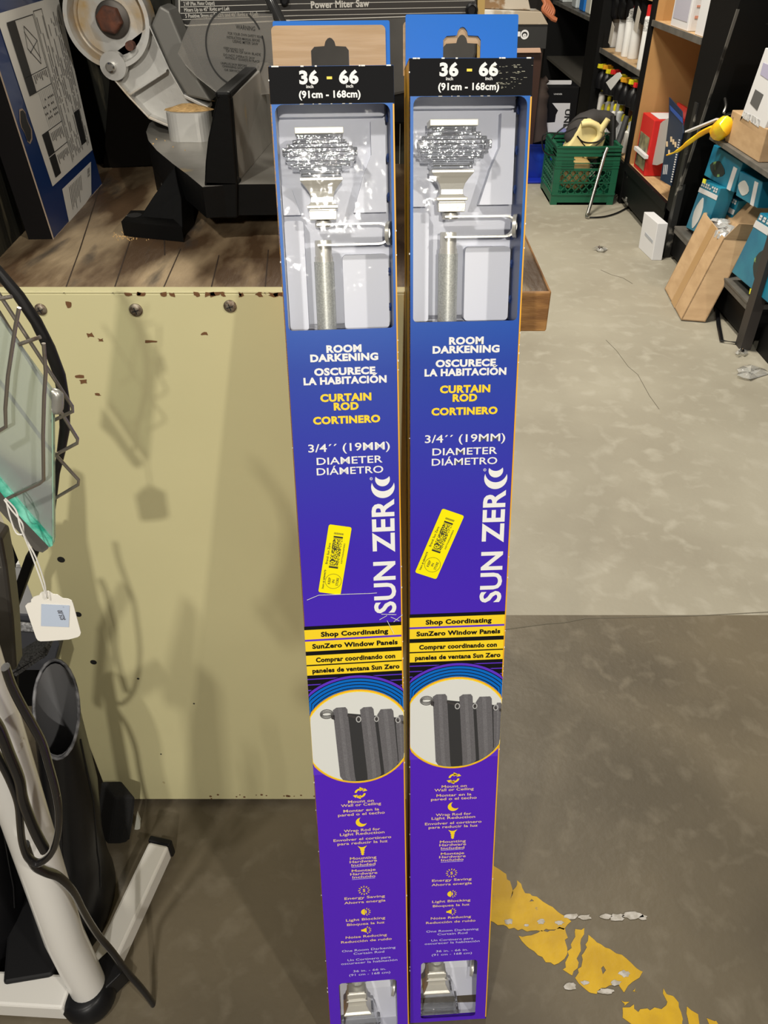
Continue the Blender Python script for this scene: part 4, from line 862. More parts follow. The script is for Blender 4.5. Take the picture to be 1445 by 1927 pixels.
mb = MB(); mb.prism([at(x,y,.90) for x, y in ((30,1062),(62,1062),(70,1086),(30,1088))], (0,.01,0)); tag(obj('white_card_piece', mb, white_card), 'small white card showing behind the slanting black bar', 'card')

# ================================================================== AISLE SHELVING ON THE RIGHT
XF, XB = 1.26, 1.64
shelv = thing('store_shelving', 'black store shelving unit with orange hardboard back, in the middle of the aisle side', 'shelving', (XF,3.9,0))
def part(nm, boxes, mats_, par, **k):
    mb = MB()
    for b in boxes: mb.box(b[0], b[1], b[2] if len(b) > 2 else 0)
    return obj(nm, mb, mats_, par, **k)
part('base', [((XF,3.50,.03),(XB,5.20,.185))], black_shelf, shelv, bevel=.004)
part('bottom_shelf', [((XF+.012,3.57,.186),(XB,4.27,.20)),((XF+.012,4.32,.186),(XB,5.20,.20))], pale_wood, shelv)
part('shelf_lip', [((XF-.006,3.56,.165),(XF+.012,4.29,.203))], black_shelf, shelv)
part('shelf', [((XF+.004,3.565,.812),(XB,4.27,.828))], pale_wood, shelv); part('shelf_edge', [((XF-.003,3.565,.808),(XF+.004,4.27,.832))], grey_shelf, shelv)
part('shelf', [((XF+.004,4.32,.595),(XB,5.22,.611))], pale_wood, shelv); part('shelf_edge', [((XF-.003,4.32,.59),(XF+.004,5.22,.614))], grey_shelf, shelv)
part('shelf', [((XF,4.32,.90),(XB,5.22,.916))], pale_wood, shelv)
part('divider', [((XF-.004,4.275,.0),(XB,4.315,1.7))], black_shelf, shelv); part('divider_board', [((XF+.012,4.268,.2),(XB,4.2745,1.7))], hardboard, shelv)
part('back_panel', [((XB,3.56,.2),(XB+.01,5.2,1.7))], hardboard, shelv)
mb = MB(); mb.prism([(XF,3.56,0),(XF,3.49,0),(XF,3.47,.2),(XF,3.27,.95),(XF,3.10,1.6),(XF,3.56,1.6)], (XB-XF,0,0)); mb.prism([(XF-.002,3.493,.0),(XF-.002,3.474,.2),(XF-.002,3.276,.95),(XF-.002,3.27,.95),(XF-.002,3.469,.2),(XF-.002,3.488,0)], (.01,0,0), 1); obj('end_panel', mb, [black_shelf, M('worn_metal_edge',(0.12,0.115,0.105),r=.5,c2=(.01,.01,.01),sc2=9,lo=.5,hi=.56)], shelv, label='black end panel with worn bright edge')
part('upright_post', [((XF-.02,5.21,0),(XF+.05,5.50,1.7))], black_shelf, shelv)
part('upright_post', [((XF-.006,3.44,0),(XF+.02,3.475,.62))], M('scuffed_black',(0.02,0.02,0.02),r=.45,c3=(.2,.19,.17),sc3=14,lo3=.6,hi3=.66), shelv)
for z in (.30,.36,.42,.48,.54,.60,.66,.72): 
    mb = MB(); mb.lathe([(.004,0),(.004,.002)], (XF+.09,3.5-(z-.2)*.27,z), (0,-1,0), 10)
    if z in (.42,.54,.66): obj('peg_hole', mb, M('hole_glint',(0.3,0.28,0.25)), shelv)
# nearer unit
sh2 = thing('store_shelving', 'black shelving unit nearest the viewer, holding teal packages under a grey shelf', 'shelving', (XF,2.9,0))
part('shelf', [((XF+.004,2.30,.525),(XB,3.262,.543))], grey_shelf, sh2, bevel=.002); part('bottom_shelf', [((XF,2.56,.125),(XB,3.40,.15)),((XF-.002,2.56,.145),(XF+.10,3.40,.152))], grey_shelf, sh2)
part('base', [((XF+.02,2.55,.02),(XB,3.44,.125))], black_shelf, sh2, bevel=.003); part('upright_post', [((XF-.006,2.50,0),(XF+.03,2.55,.55))], M('brown_black_post',(0.035,0.030,0.028),r=.5), sh2)
part('back_panel', [((XB,2.0,0),(XB+.01,3.3,1.6))], black_matte, sh2); part('base', [((XF+.05,2.0,.0),(XB,2.5,.10))], black_shelf, sh2)
part('divider', [((XF+.10,3.47,.15),(XB,3.485,.53))], black_matte, sh2)
# far dark unit
sh3 = thing('store_shelving', 'empty black shelving unit farthest down the aisle, left of the spray cans', 'shelving', (XF,6.2,0))
part('shelf', [((XF,5.52,.352),(XB+.25,6.9,.37))], M('dusty_black_shelf',(0.075,0.07,0.06),r=.6), sh3); part('shelf', [((XF,5.52,.71),(XB+.25,6.9,.73))], grey_shelf, sh3); part('base', [((XF,5.52,0),(XB+.25,6.9,.1))], black_shelf, sh3); part('back_panel', [((XB+.25,5.5,0),(XB+.27,6.92,1.7))], black_matte, sh3); part('upright_post', [((XF-.02,6.88,0),(XF+.30,6.95,1.7))], black_shelf, sh3)
# items on the far unit's top shelf
for i, (x, y, c, lab) in enumerate(((1060,2,(.62,.66,.66),'pale grey pack on the top shelf of the far black unit'),(1085,6,(.55,.60,.62),'whitish pack beside the blue one on the far top shelf'),(1100,8,(.02,.20,.65),'bright blue pack on the far top shelf'),(1112,14,(.75,.75,.68),'white bottle at the near end of the far top shelf'))):
    p = xp(x, y, XF+.05); p.z = .731; mb = MB(); mb.box((p.x-.02,p.y-.07,.7305),(p.x+.10,p.y+.07,.98)); tag(obj('shelf_pack', mb, M('pack_%d'%i,c,r=.4), bevel=.008), lab, 'package')
# spray cans
def can(name, label, x, y, z, h, r, group, top=red_card):
    p = fl(x, y, z); t = thing(name, label, 'spray can', Vector((p.x,p.y,z)), group)
    mb = MB(); mb.lathe([(r*.95,.0),(r,.006),(r,h*.80),(r*.85,h*.83)], p, (0,0,1), 20); obj('can_body', mb, M('white_can',(0.72,0.72,0.71),r=.3), t, smooth=True)
    mb = MB(); mb.lathe([(r*.86,h*.83),(r*.86,h*.985),(r*.7,h)], p, (0,0,1), 20); obj('can_cap', mb, top, t, smooth=True)
    mb = MB(); mb.lathe([(r*1.01,h*.60),(r*1.01,h*.78)], p, (0,0,1), 20); obj('can_label', mb, M('can_print',(0.30,0.30,0.30),r=.4,c2=(.75,.75,.74),sc2=90,stretch=(1,1,3)), t, smooth=True)
    return t
G = 'white spray cans on the middle shelf'
for x, y, h, r, lab in ((1138,80,.235,.026,'white spray can at the far end of the middle shelf'),(1152,88,.235,.026,'second white spray can from the far end of the middle shelf'),(1166,97,.24,.028,'white spray can in the middle of the shelf row, left of the two tallest'),(1178,106,.27,.030,'left of the two tall white cans with a black and white label'),(1190,110,.27,.030,'right of the two tall white cans with a black and white label')):
    can('spray_can', lab, x, y, .612, h, r, G)
can('spray_can', 'single white spray can with red cap at the near end of the shelf', 1207, 130, .612, .27, .026, G)
for x, y, lab in ((1151,62,'paper price tag hanging over the left white spray cans'),(1200,35,'paper price tag hanging over the right white spray cans')):
    p = xp(x, y, XF-.02); mb = MB(); mb.prism([p+Vector((0,.03,.05)),p+Vector((0,-.03,.03)),p+Vector((0,-.02,-.06)),p+Vector((0,.045,-.05))], (.002,0,0)); tag(obj('paper_tag', mb, M('buff_paper',(0.48,0.44,0.38),r=.7)), lab, 'tag', None)
for i, (x, y) in enumerate(((1150,5),(1163,8),(1177,8),(1192,10),(1206,12),(1219,15))):
    p = xp(x, y, XF+.06); mb = MB(); mb.lathe([(.02,-.07),(.032,-.05),(.034,.03),(.014,.06),(.012,.08)], p, (0,0,1), 16); tag(obj('dark_bottle', mb, black_plastic, smooth=True), 'glossy black bottle hanging above the white spray cans', 'bottle', 'black bottles above the spray cans')
# hanging black trigger bottles
for i, (x, y, c) in enumerate(((1124,128,0),(1136,126,1),(1146,128,0),(1152,136,1),(1161,137,2),(1172,146,1),(1181,152,3),(1196,156,1),(1205,162,2))):
    p = xp(x, y, XF+.03); t = thing('trigger_bottle', ['black trigger bottle with orange-yellow nozzle hanging under the middle shelf','black trigger bottle with bright yellow nozzle hanging under the middle shelf','black trigger bottle with red nozzle hanging under the middle shelf','black trigger bottle with large yellow-orange nozzle beside the white paper tag'][c], 'bottle', p, 'trigger bottles hanging under the middle shelf')
    mb = MB(); mb.lathe([(.012,-.115),(.034,-.108),(.038,-.07),(.028,-.038),(.013,-.022),(.013,-.006)][::1], p, (0,0,1), 16); obj('bottle_body', mb, black_plastic, t, smooth=True)
    mb = MB(); mb.bar(p+Vector((.02,0,0)), p+Vector((-.035,-.01,.006)), .022, .022); mb.lathe([(.014,-.012),(.014,.016)], p, (0,0,1), 12); obj('nozzle', mb, [M('noz_orange',(.75,.35,.02),r=.4), M('noz_yellow',(.75,.65,.02),r=.4), red_card, M('noz_orange',(.75,.35,.02))][c], t, bevel=.002)
p = xp(1155,150,XF-.03); mb = MB(); mb.prism([xp(x,y,XF-.05) for x, y in ((1140,155),(1149,170),(1170,143),(1166,136),(1161,137))], (.002,0,0)); tag(obj('paper_tag', mb, white_card), 'white printed paper tag pinned across the black trigger bottles', 'tag')
# blister packs of sealant tubes
cols = [(.70,.71,.70),(.72,.70,.66),(.66,.68,.70)]
k = 0
for row, (y0, xs) in enumerate(((172,(1124,1134)),(190,(1122,1134,1146,1157,1168)),(208,(1122,1134,1145,1157,1168)),(228,(1150,1160,1172,1190)),(245,(1183,1197)))):
    for x in xs:
        p = xp(x, y0, XF+.05+.01*(row%2)); t = thing('sealant_tube', ['white tube with yellow nozzle in the upper rows of the hanging display','white tube with yellow nozzle in the lower rows of the hanging display'][row>1], 'tube', p, 'white tubes hanging below the trigger bottles')
        mb = MB(); mb.lathe([(.018,-.17),(.020,-.16),(.020,-.01),(.010,0)], p, (0,0,1), 12); obj('tube_body', mb, M('tube_white_%d'%(k%3), cols[k%3], r=.4, c2=(.12,.12,.13), sc2=25, lo=.62, hi=.66), t, smooth=True)
        mb = MB(); mb.lathe([(.011,.0),(.012,.02),(.006,.034)], p, (0,0,1), 10); obj('tube_nozzle', mb, M('noz_yellow',(.75,.65,.02)), t, smooth=True); k += 1
for x, y, lab in ((1192,185,'brown hang card with yellow lettering patch beside the divider'),(1176,176,'narrow brown hang card among the white tubes')):
    p = xp(x, y, XF+.11); mb = MB(); mb.box((p.x,p.y-.13,p.z-.16),(p.x+.006,p.y+.13,p.z+.05)); mb.box((p.x-.004,p.y-.08,p.z-.13),(p.x,p.y+.10,p.z-.10),1); mb.box((p.x-.004,p.y-.05,p.z-.04),(p.x,p.y+.06,p.z-.0),2); tag(obj('hang_card', mb, [M('brown_card',(.20,.07,.02),r=.5), M('noz_yellow',(.75,.65,.02)), white_card]), lab, 'card')
for k2, (x, y) in enumerate(((1127,215),(1140,222),(1178,262),(1185,280))):
    p = xp(x, y, XF+.09); mb = MB(); mb.box((p.x,p.y-.05,p.z-.08),(p.x+.03,p.y+.05,p.z+.05)); tag(obj('small_pack', mb, M('mixed_pack',(.10,.09,.09),r=.4,c2=(.6,.58,.55),sc2=30,c3=(.5,.05,.04),sc3=20,lo3=.62,hi3=.65), bevel=.004), ['small dark printed pack left below the white tubes','small dark printed pack behind the beige tool','small dark printed pack beside the lower divider','lowest small printed pack right of the green crate'][k2], 'package')
# boxes on the orange bay's upper shelf
def sbox(name, label, cat, a, b, mats_, bevel=.002, group=None, decals=()):
    t = thing(name, label, cat, ((a[0]+b[0])/2,(a[1]+b[1])/2,a[2]), group); mb = MB(); mb.box(a, b); bo = obj('box_body', mb, mats_ if not isinstance(mats_, list) else mats_[0], t, bevel=bevel)
    for nm, ds in decals:
        mb = MB()
        for d in ds: mb.box(*d[:2])
        obj(nm, mb, ds[0][2], bo)
    return t
wb = M('white_box_card',(0.70,0.70,0.72),r=.45); lil = M('lilac_grey_print',(.45,.44,.52),r=.5); sal = M('salmon_print',(.62,.28,.20),r=.5)
sbox('white_carton', 'white carton with blue and salmon print on the orange bay upper shelf', 'carton', (XF+.02,3.82,.829),(XF+.28,4.06,1.12), wb, decals=(('printed_panel', [((XF+.022,3.8185,.86),(XF+.27,3.8199,.95),sal)]*0+[((XF+.02-.0015,3.84,.86),(XF+.0195,4.04,1.10),lil)]),('print_bar',[((XF+.04,3.818,.875),(XF+.24,3.8195,.885),sal),((XF+.04,3.818,.915),(XF+.24,3.8195,.922),sal)]),('print_dot',[((XF+.05,3.818,1.03),(XF+.12,3.8195,1.04),M('print_blue_dark',(.04,.10,.35)))])))
sbox('white_carton', 'narrow white carton at the near end of the orange bay upper shelf', 'carton', (XF+.02,3.60,.829),(XF+.24,3.72,1.15), wb, decals=(('print_bar',[((XF+.018,3.63,1.03),(XF+.0195,3.70,1.037),lil)]),))
# red tool box
redp = thing('red_carton', 'red carton with black window standing in the orange bay', 'carton', (XF+.10,4.10,.2))
part('box_body', [((XF+.02,4.02,.201),(XF+.20,4.22,.45))], red_card, redp, bevel=.003); part('white_panel', [((XF+.05,4.05,.4505),(XF+.16,4.20,.4515))], wb, redp); part('black_window', [((XF+.05,4.0185,.34),(XF+.18,4.0195,.42))], black_plastic, redp)
part('side_picture', [((XF+.0185,4.04,.22),(XF+.0195,4.20,.37))], M('picture_mix',(.30,.27,.15),r=.5,c2=(.03,.03,.03),sc2=14), redp); part('box_flap', [((XF+.165,4.02,.452),(XF+.175,4.18,.50))], red_card, redp); part('white_strap', [((XF+.0,4.00,.285),(XF+.018,4.20,.30))], wb, redp)
mb = MB(); mb.box((XF+.22,3.90,.36),(XF+.36,4.05,.45)); mb.box((XF+.22,3.90,.45),(XF+.23,4.05,.50)); tag(obj('red_wrapper', mb, M('bright_red',(.72,.03,.06),r=.4), bevel=.004), 'crumpled red and white wrapper behind the navy card', 'wrapper')
mb = MB(); mb.box((XF+.20,3.62,.201),(XF+.34,3.80,.47)); tag(obj('kraft_carton', mb, cardboard, bevel=.003), 'small brown carton behind the navy card in the orange bay', 'carton')
# grey sanding disc and navy hang card leaning
mb = MB(); c = xp(1210,310,XF+.03); dq = [xp(x,y,XF+.05) for x, y in ((1210,308),(1214,285),(1222,262),(1233,242),(1247,228),(1258,222),(1262,260),(1250,305),(1236,311),(1222,309))]; mb.prism(dq, (.004,0,0)); tag(obj('grey_disc', mb, M('grey_disc',(0.42,0.40,0.38),r=.8)), 'large grey quarter-round sheet leaning between red carton and navy card', 'sheet')
nc = thing('hang_card', 'tall navy hang card with pale blade pictures leaning in the orange bay', 'card', xp(1255,350,XF+.0))
Xn = XF-.005
mb = MB(); mb.prism([xp(x,y,Xn) for x, y in ((1259,183),(1283,210),(1285,250),(1262,350),(1242,338),(1250,290),(1258,225))], (.004,0,0)); cb_ = obj('card_body', mb, navy_card, nc)
mb = MB(); mb.prism([xp(x,y,Xn-.002) for x, y in ((1260,198),(1283,222),(1284,232),(1261,207))], (.001,0,0)); obj('blue_band', mb, M('mid_blue_band',(.03,.08,.32)), cb_)
for x, y in ((1262,262),(1266,267),(1270,272),(1254,271),(1258,287)):
    mb = MB(); mb.prism([xp(a,b,Xn-.002) for a, b in ((x-1,y-5),(x+2,y-5),(x+2,y+5),(x-1,y+5))], (.001,0,0)); obj('blade_picture', mb, M('blade_cream',(.72,.55,.35)), cb_)
mb = MB(); 
for k3 in range(18): a = (1278-k3*.9, 262+k3*4.6); mb.prism([xp(a[0]-1,a[1],Xn-.002),xp(a[0]+1.4,a[1]+.5,Xn-.002),xp(a[0]+1,a[1]+3,Xn-.002),xp(a[0]-1.4,a[1]+2.6,Xn-.002)], (.001,0,0))
for k3 in range(3): mb.prism([xp(1249+k3*3,310,Xn-.002),xp(1250+k3*3,310,Xn-.002),xp(1248+k3*3,328,Xn-.002),xp(1247+k3*3,328,Xn-.002)], (.001,0,0))
obj('card_lettering', mb, wb, cb_)
# nearer unit: things on the grey shelf
kb = [xp(x,y,XF+.02) for x, y in ((1366,254),(1430,292),(1441,256),(1374,224))]
cbx = thing('kraft_carton', 'brown carton lying on the grey shelf under the white appliance box', 'carton', kb[0])
mb = MB(); mb.box((XF+.02,kb[1].y,.5435),(XF+.24,kb[0].y,.5435+.105)); obj('box_body', mb, cardboard, cbx, bevel=.003); mb = MB(); mb.box((XF+.0185,kb[0].y-.03,.55),(XF+.0195,kb[0].y-.018,.63)); obj('card_seam', mb, M('seam_brown',(.36,.24,.13),r=.7), cbx)
ab = thing('appliance_box', 'white appliance box with grey product picture tilted on the brown carton', 'box', xp(1400,225,XF+.05))
mb = MB(); F4 = [xp(x,y,XF+.02) for x, y in ((1391,229),(1432,256),(1452,90),(1436,88))]; F4 = [xp(1391,229,XF+.02), xp(1432,257,XF+.02), xp(1500,100,XF+.02), xp(1440,90,XF+.02)]
mb.prism(F4, (.16,0,0)); body = obj('box_body', mb, wb, ab, bevel=.002)
def abq(x, y): return xp(x, y, XF+.0185)
for nm_, q, m_ in (('grey_picture',((1411,194),(1424,208),(1436,178),(1421,168)),M('pic_grey',(.12,.12,.12),r=.3)),('lilac_band',((1430,140),(1452,155),(1460,128),(1436,118)),M('pic_lilac',(.42,.40,.55))),('small_pictures',((1397,222),(1408,229),(1412,216),(1400,210)),M('pic_small',(.35,.35,.36),c2=(.65,.65,.66),sc2=80)),('small_pictures',((1412,229),(1427,240),(1430,226),(1415,216)),M('pic_small',(.35,.35,.36)))):
    mb = MB(); mb.prism([abq(*p) for p in q], (.001,0,0)); obj(nm_, mb, m_, body)
mb = MB(); mb.box((XF+.01,2.56,.5435),(XF+.15,2.66,.60)); tag(obj('white_pack', mb, wb, bevel=.002), 'small white pack at the right frame edge on the grey shelf', 'package')
mb = MB(); mb.tube([xp(1345,258,XF-.0),xp(1352,248,XF-.0),xp(1362,238,XF),xp(1368,236,XF+.02)], [.012,.035,.035,.012], 12, smooth=4); mb.tube([xp(1255,292,XF-.12),xp(1275,284,XF-.10),xp(1300,265,XF-.07),xp(1325,248,XF-.04),xp(1350,238,XF-.01)], [.005,.010,.014,.016,.018], 10, smooth=4, flat=.6)
tag(obj('yellow_bag', mb, M('yellow_plastic_bag',(.85,.42,.01),r=.25,c2=(.80,.62,.02),sc2=12,bump=.6,bsc=60), smooth=True), 'twisted bright yellow plastic bag hanging out over the aisle', 'bag')
mb = MB(); mb.bar(xp(1293,248,XF-.06), xp(1352,224,XF-.02), .006, .020, up=(1,0,0)); tag(obj('white_strip', mb, wb), 'white strip sticking out from the grey shelf above the yellow bag', 'strip')
mb = MB(); mb.tube([xp(1352,224,XF-.02),xp(1372,214,XF+.03),xp(1400,212,XF+.1)], .004, 8, smooth=3); mb.tube([xp(1364,186,XF+.05),xp(1366,200,XF+.04),xp(1362,212,XF+.03)], .006, 8, smooth=3); tag(obj('wire_hook', mb, chrome, smooth=True), 'bent metal hook and wire behind the white strip', 'hook')
# teal packages
def teal(label, q, depth=.10, X=XF+.05, band=None, pic=None, title=None, lab2=None):
    pts = [xp(x, y, X) for x, y in q]     # TL, TR, BR, BL seen from the aisle
    t = thing('teal_package', label, 'package', pts[3]); mb = MB(); mb.prism(pts, (depth,0,0)); bo = obj('box_body', mb, teal_card, t, bevel=.003)
    def uv(u, v, off=.0012):
        p = pts[0].lerp(pts[1], u).lerp(pts[3].lerp(pts[2], u), v); return p-Vector((off,0,0))
    def r(u0, v0, u1, v1, m_, nm_): mb = MB(); mb.prism([uv(u0,v0),uv(u1,v0),uv(u1,v1),uv(u0,v1)], (.001,0,0)); return obj(nm_, mb, m_, bo)
    if band: r(*band, wb, 'white_band')
    if pic: 
        u0, v0, u1, v1, m_ = pic; mb = MB(); n_ = 14
        mb.prism([uv((u0+u1)/2+(u1-u0)/2*math.cos(2*PI*i/n_)*(.75+.25*math.cos(4*PI*i/n_)), (v0+v1)/2+(v1-v0)/2*math.sin(2*PI*i/n_), .0016) for i in range(n_)], (.001,0,0)); obj('product_picture', mb, m_, bo)
    if title:
        mb = MB(); u0, v0, u1, v1 = title; rr = random.Random(len(label)); n_ = 8
        for i in range(n_):
            for j in range(2):
                if rr.random() < .85: a_, b_ = u0+(u1-u0)*i/n_, u0+(u1-u0)*(i+.62)/n_; c_, d_ = v0+(v1-v0)*j/2, v0+(v1-v0)*(j+.7)/2; mb.prism([uv(a_,c_,.002),uv(b_,c_,.002),uv(b_,d_,.002),uv(a_,d_,.002)], (.001,0,0))
        obj('white_lettering', mb, wb, bo)
    return t
tl_green = M('tool_green_black',(.02,.03,.03),r=.4,c2=(.25,.45,.15),sc2=22,lo=.58,hi=.64); tl_white = M('tool_white',(.62,.63,.62),r=.4)
teal('teal package with green and black tool picture, top of the stack under the grey shelf', ((1343,272),(1397,306),(1379,362),(1324,330)), pic=(.10,.35,.62,.85,tl_green), band=(.80,.25,.92,1.0))
teal('teal package with white tool picture and upright lettering, right of the top one', ((1392,322),(1435,342),(1424,392),(1384,368)), X=XF+.05, pic=(.05,.25,.55,.85,tl_white), band=(.70,.1,.86,1))
teal('tall teal box with long white tool picture at the left end of the lower row', ((1322,338),(1356,354),(1324,446),(1290,428)), depth=.06, X=XF+.025, pic=(.15,.30,.55,.95,tl_white), title=(.05,.03,.95,.13), band=(.0,.15,1.0,.24))
teal('teal box with white lettering across its top, behind the open long carton', ((1356,356),(1390,378),(1366,440),(1332,428)), depth=.06, X=XF+.095, title=(.05,.02,.98,.16), band=(.0,.28,1,.42), pic=(.2,.5,.8,.9,tl_white))
teal('teal box in the shadow right of the open long carton, with green tool picture', ((1430,400),(1500,440),(1450,575),(1376,512)), X=XF+.01, depth=.14, pic=(.35,.35,.75,.85,tl_green), band=(.0,.12,1,.22), title=(.05,.02,.9,.10))
mb = MB(); mb.prism([xp(x,y,XF+.04) for x, y in ((1294,425),(1320,438),(1318,452),(1288,440))], (.1,0,0)); tag(obj('black_pack', mb, black_plastic), 'flat black pack under the tall teal box', 'package')
yt = M('yellow_tag',(.75,.75,.05)); mb = MB(); mb.prism([xp(x,y,XF-.003) for x, y in ((1411,543),(1419,546),(1417,556),(1409,553))], (.003,0,0)); tag(obj('price_flag', mb, yt), 'small yellow price flag under the shadowed teal box', 'tag')
mb = MB(); mb.prism([xp(x,y,XF-.003) for x, y in ((1323,336),(1328,338),(1326,346),(1321,343))], (.003,0,0)); tag(obj('price_flag', mb, yt), 'tiny yellow flag at the left edge of the top teal package', 'tag')
# long kraft carton leaning open
k1, k2_, k3_ = fl(1250,545), fl(1281,604), fl(1325,610)
A_top = at(1362,450,k2_.y+.10); Ax = A_top-k2_; e13 = k1-k2_; e23 = k3_-k2_
e23 = Vector((.085,-.018,0))
lc_ = thing('long_carton', 'long open brown carton leaning against the near shelving unit', 'carton', k2_)
th_ = .004; mb = MB()
def wall(o, a, b, nrm_): mb.prism([o, o+a, o+a+b, o+b], nrm_)
u_, w_ = e13.normalized(), e23.normalized()
lift = Vector((0,0,.004)); o_ = k2_+lift
wall(o_, e13, Ax, w_*th_); wall(o_+e23-w_*th_, e13, Ax, w_*th_); wall(o_, e23, Ax, u_*th_); wall(o_+e13-u_*th_, e23, Ax, u_*th_); wall(o_, e13, e23, Ax.normalized()*th_)
bo = obj('box_body', mb, cardboard, lc_)
mb = MB(); m0 = o_+e13*.36-w_*.001; mb.prism([m0, m0+e13*.20, m0+e13*.20+Ax, m0+Ax], -w_*.0006); obj('tape_strip', mb, tape_m, bo)
mb = MB(); T0 = o_+Ax; fl1 = T0+e23; mb.prism([fl1, fl1+e13, fl1+e13+Vector((.06,.02,.10)), fl1+Vector((.07,0,.10))], w_*.003); obj('box_flap', mb, cardboard, bo)
mb = MB(); mb.prism([T0, T0+e23, T0+e23+Vector((.035,-.01,.055)), T0+Vector((.035,-.01,.055))], -u_*.003); obj('box_flap', mb, cardboard, bo)
mb = MB(); cc = T0+e13*.45+e23*.5-Ax.normalized()*.02; rr = random.Random(2)
for i in range(12): c_ = cc+e13*rr.uniform(-.28,.28)+e23*rr.uniform(-.25,.25); mb.lathe([(.006,0),(.028,.006),(.02,.018),(.004,.026)], c_, (rr.uniform(-1,1),rr.uniform(-1,1),1), 6)
obj('crumpled_wrap', mb, M('silver_wrap',(0.72,0.71,0.70),r=.2,m=.5), lc_, label='crumpled shiny wrap')
# white thin box on the floor
wq = [fl(1195,460), fl(1226,490), fl(1238,488)]
wt = thing('white_carton', 'thin white carton standing on the floor against the shelving base', 'carton', wq[1])
ea, eb = wq[0]-wq[1], Vector((.045,-.0,0)); hz = Vector((.0,.02,.155))
ea = ea.normalized()*.17
mb = MB(); P0 = wq[1]; mb.prism([P0, P0+ea, P0+ea+eb, P0+eb], hz); bo = obj('box_body', mb, wb, wt, bevel=.002)
mb = MB(); n_ = Vector((ea.y,-ea.x,0)).normalized()*-.0012
if n_.x > 0: n_ = -n_
mb.prism([P0+ea*.12+hz*.42, P0+ea*.70+hz*.46, P0+ea*.70+hz*.54, P0+ea*.12+hz*.50], n_); obj('grey_lettering', mb, M('soft_grey_print',(.40,.42,.46)), bo)
# green milk crate
cx0, cx1, cy0, cy1, ch = .885, 1.215, 4.25, 4.58, .285
cr_ = thing('milk_crate', 'green plastic milk crate full of tools on the floor', 'crate', ((cx0+cx1)/2,(cy0+cy1)/2,0))
def cwall(p0, p1, nm_):
    p0, p1 = Vector((*p0,0)), Vector((*p1,0)); d = (p1-p0); L_ = d.length; d.normalize(); n_ = Vector((d.y,-d.x,0)); mb = MB()
    def b(u0, z0, u1, z1, t=.010):
        o2 = n_*(t-.010)*.7; mb.prism([p0+o2+d*u0*L_+Vector((0,0,z0)), p0+o2+d*u1*L_+Vector((0,0,z0)), p0+o2+d*u1*L_+Vector((0,0,z1)), p0+o2+d*u0*L_+Vector((0,0,z1))], n_*-t)
    b(0,0,1,.055); b(0,.05,1,.058,.016); b(0,.108,1,.114,.012); b(0,.170,.30,.210,.008); b(.30,.170,.70,.180,.010); b(.70,.170,1,.210,.008); b(0,.205,1,.207,.013)
    for z in (.182,.196,.222,.240,.258): b(0,z,.3 if z < .235 else 1,z+.004,.014); b(.7,z,1,z+.004,.014)
    b(0,.210,.28,.285); b(.72,.210,1,.285); b(.28,.238,.72,.285); b(0,.280,1,.287,.016); b(0,.0005,.10,.279,.0115); b(.90,.0005,1,.279,.0115)
    for k_ in range(-3,9):
        for s_ in (1,-1):
            u0, u1 = .10+k_*.115, .10+k_*.115+.30
            if s_ < 0: u0, u1 = u1, u0
            z0, z1 = .055, .172
            def cl(u0, z0, u1, z1):
                if u0 == u1: return None
                t0, t1 = 0., 1.
                for lo_, hi_ in ((.10,.90),):
                    a_, b_ = (lo_-u0)/(u1-u0), (hi_-u0)/(u1-u0); a_, b_ = min(a_,b_), max(a_,b_); t0, t1 = max(t0,a_), min(t1,b_)
                if t1-t0 < .05: return None
                return (u0+(u1-u0)*t0, z0+(z1-z0)*t0, u0+(u1-u0)*t1, z0+(z1-z0)*t1)
            c_ = cl(u0,z0,u1,z1)
            if c_: mb.bar(p0+d*c_[0]*L_+Vector((0,0,c_[1]))-n_*.005, p0+d*c_[2]*L_+Vector((0,0,c_[3]))-n_*.005, .005, .008, up=n_)
    return obj(nm_, mb, green_pl, cr_)
cwall((cx0,cy0),(cx1,cy0),'crate_side'); cwall((cx0,cy1),(cx0,cy0),'crate_side'); cwall((cx1,cy0),(cx1,cy1),'crate_side'); cwall((cx1,cy1),(cx0,cy1),'crate_side')
part('crate_floor', [((cx0,cy0,.0),(cx1,cy1,.012))], green_pl, cr_)
def blob(path, rad, m_, name, par, flat=1.0, n=14): mb = MB(); mb.tube(path, rad, n, smooth=4, flat=flat); return obj(name, mb, m_, par, smooth=True, autos=60)
sd = thing('beige_tool', 'pale yellow power tool with loop handle lying in the green crate', 'power tool', (1.0,4.4,.1))
Yt = 4.40
mb = MB(); mb.prism([at(x,y,Yt) for x, y in ((1062,290),(1066,278),(1080,258),(1092,235),(1100,224),(1112,224),(1128,232),(1138,245),(1140,262),(1132,285),(1126,300),(1068,300))], (0,.10,0)); bt = obj('tool_body', mb, buttery, sd, bevel=.012, seg=3)
mb = MB(); mb.tube([at(x,y,Yt-.01) for x, y in ((1094,234),(1112,232),(1126,240),(1128,256),(1118,270),(1108,284),(1100,296))], .016, 12, smooth=4); obj('loop_handle', mb, buttery, bt, smooth=True)
mb = MB(); mb.tube([at(1130,246,Yt-.01), at(1144,224,Yt-.02)], [.018,.014], 12); obj('tool_grip', mb, buttery, bt, smooth=True)
mb = MB(); mb.tube([at(x,y,Yt-.03) for x, y in ((1086,256),(1095,266),(1110,269),(1126,266),(1140,254),(1150,250))], .004, 8, smooth=4); mb.tube([at(x,y,Yt-.028) for x, y in ((1090,262),(1098,272),(1108,280),(1122,274),(1138,260))], .003, 8, smooth=4); obj('tool_cord', mb, black_plastic, sd, smooth=True)
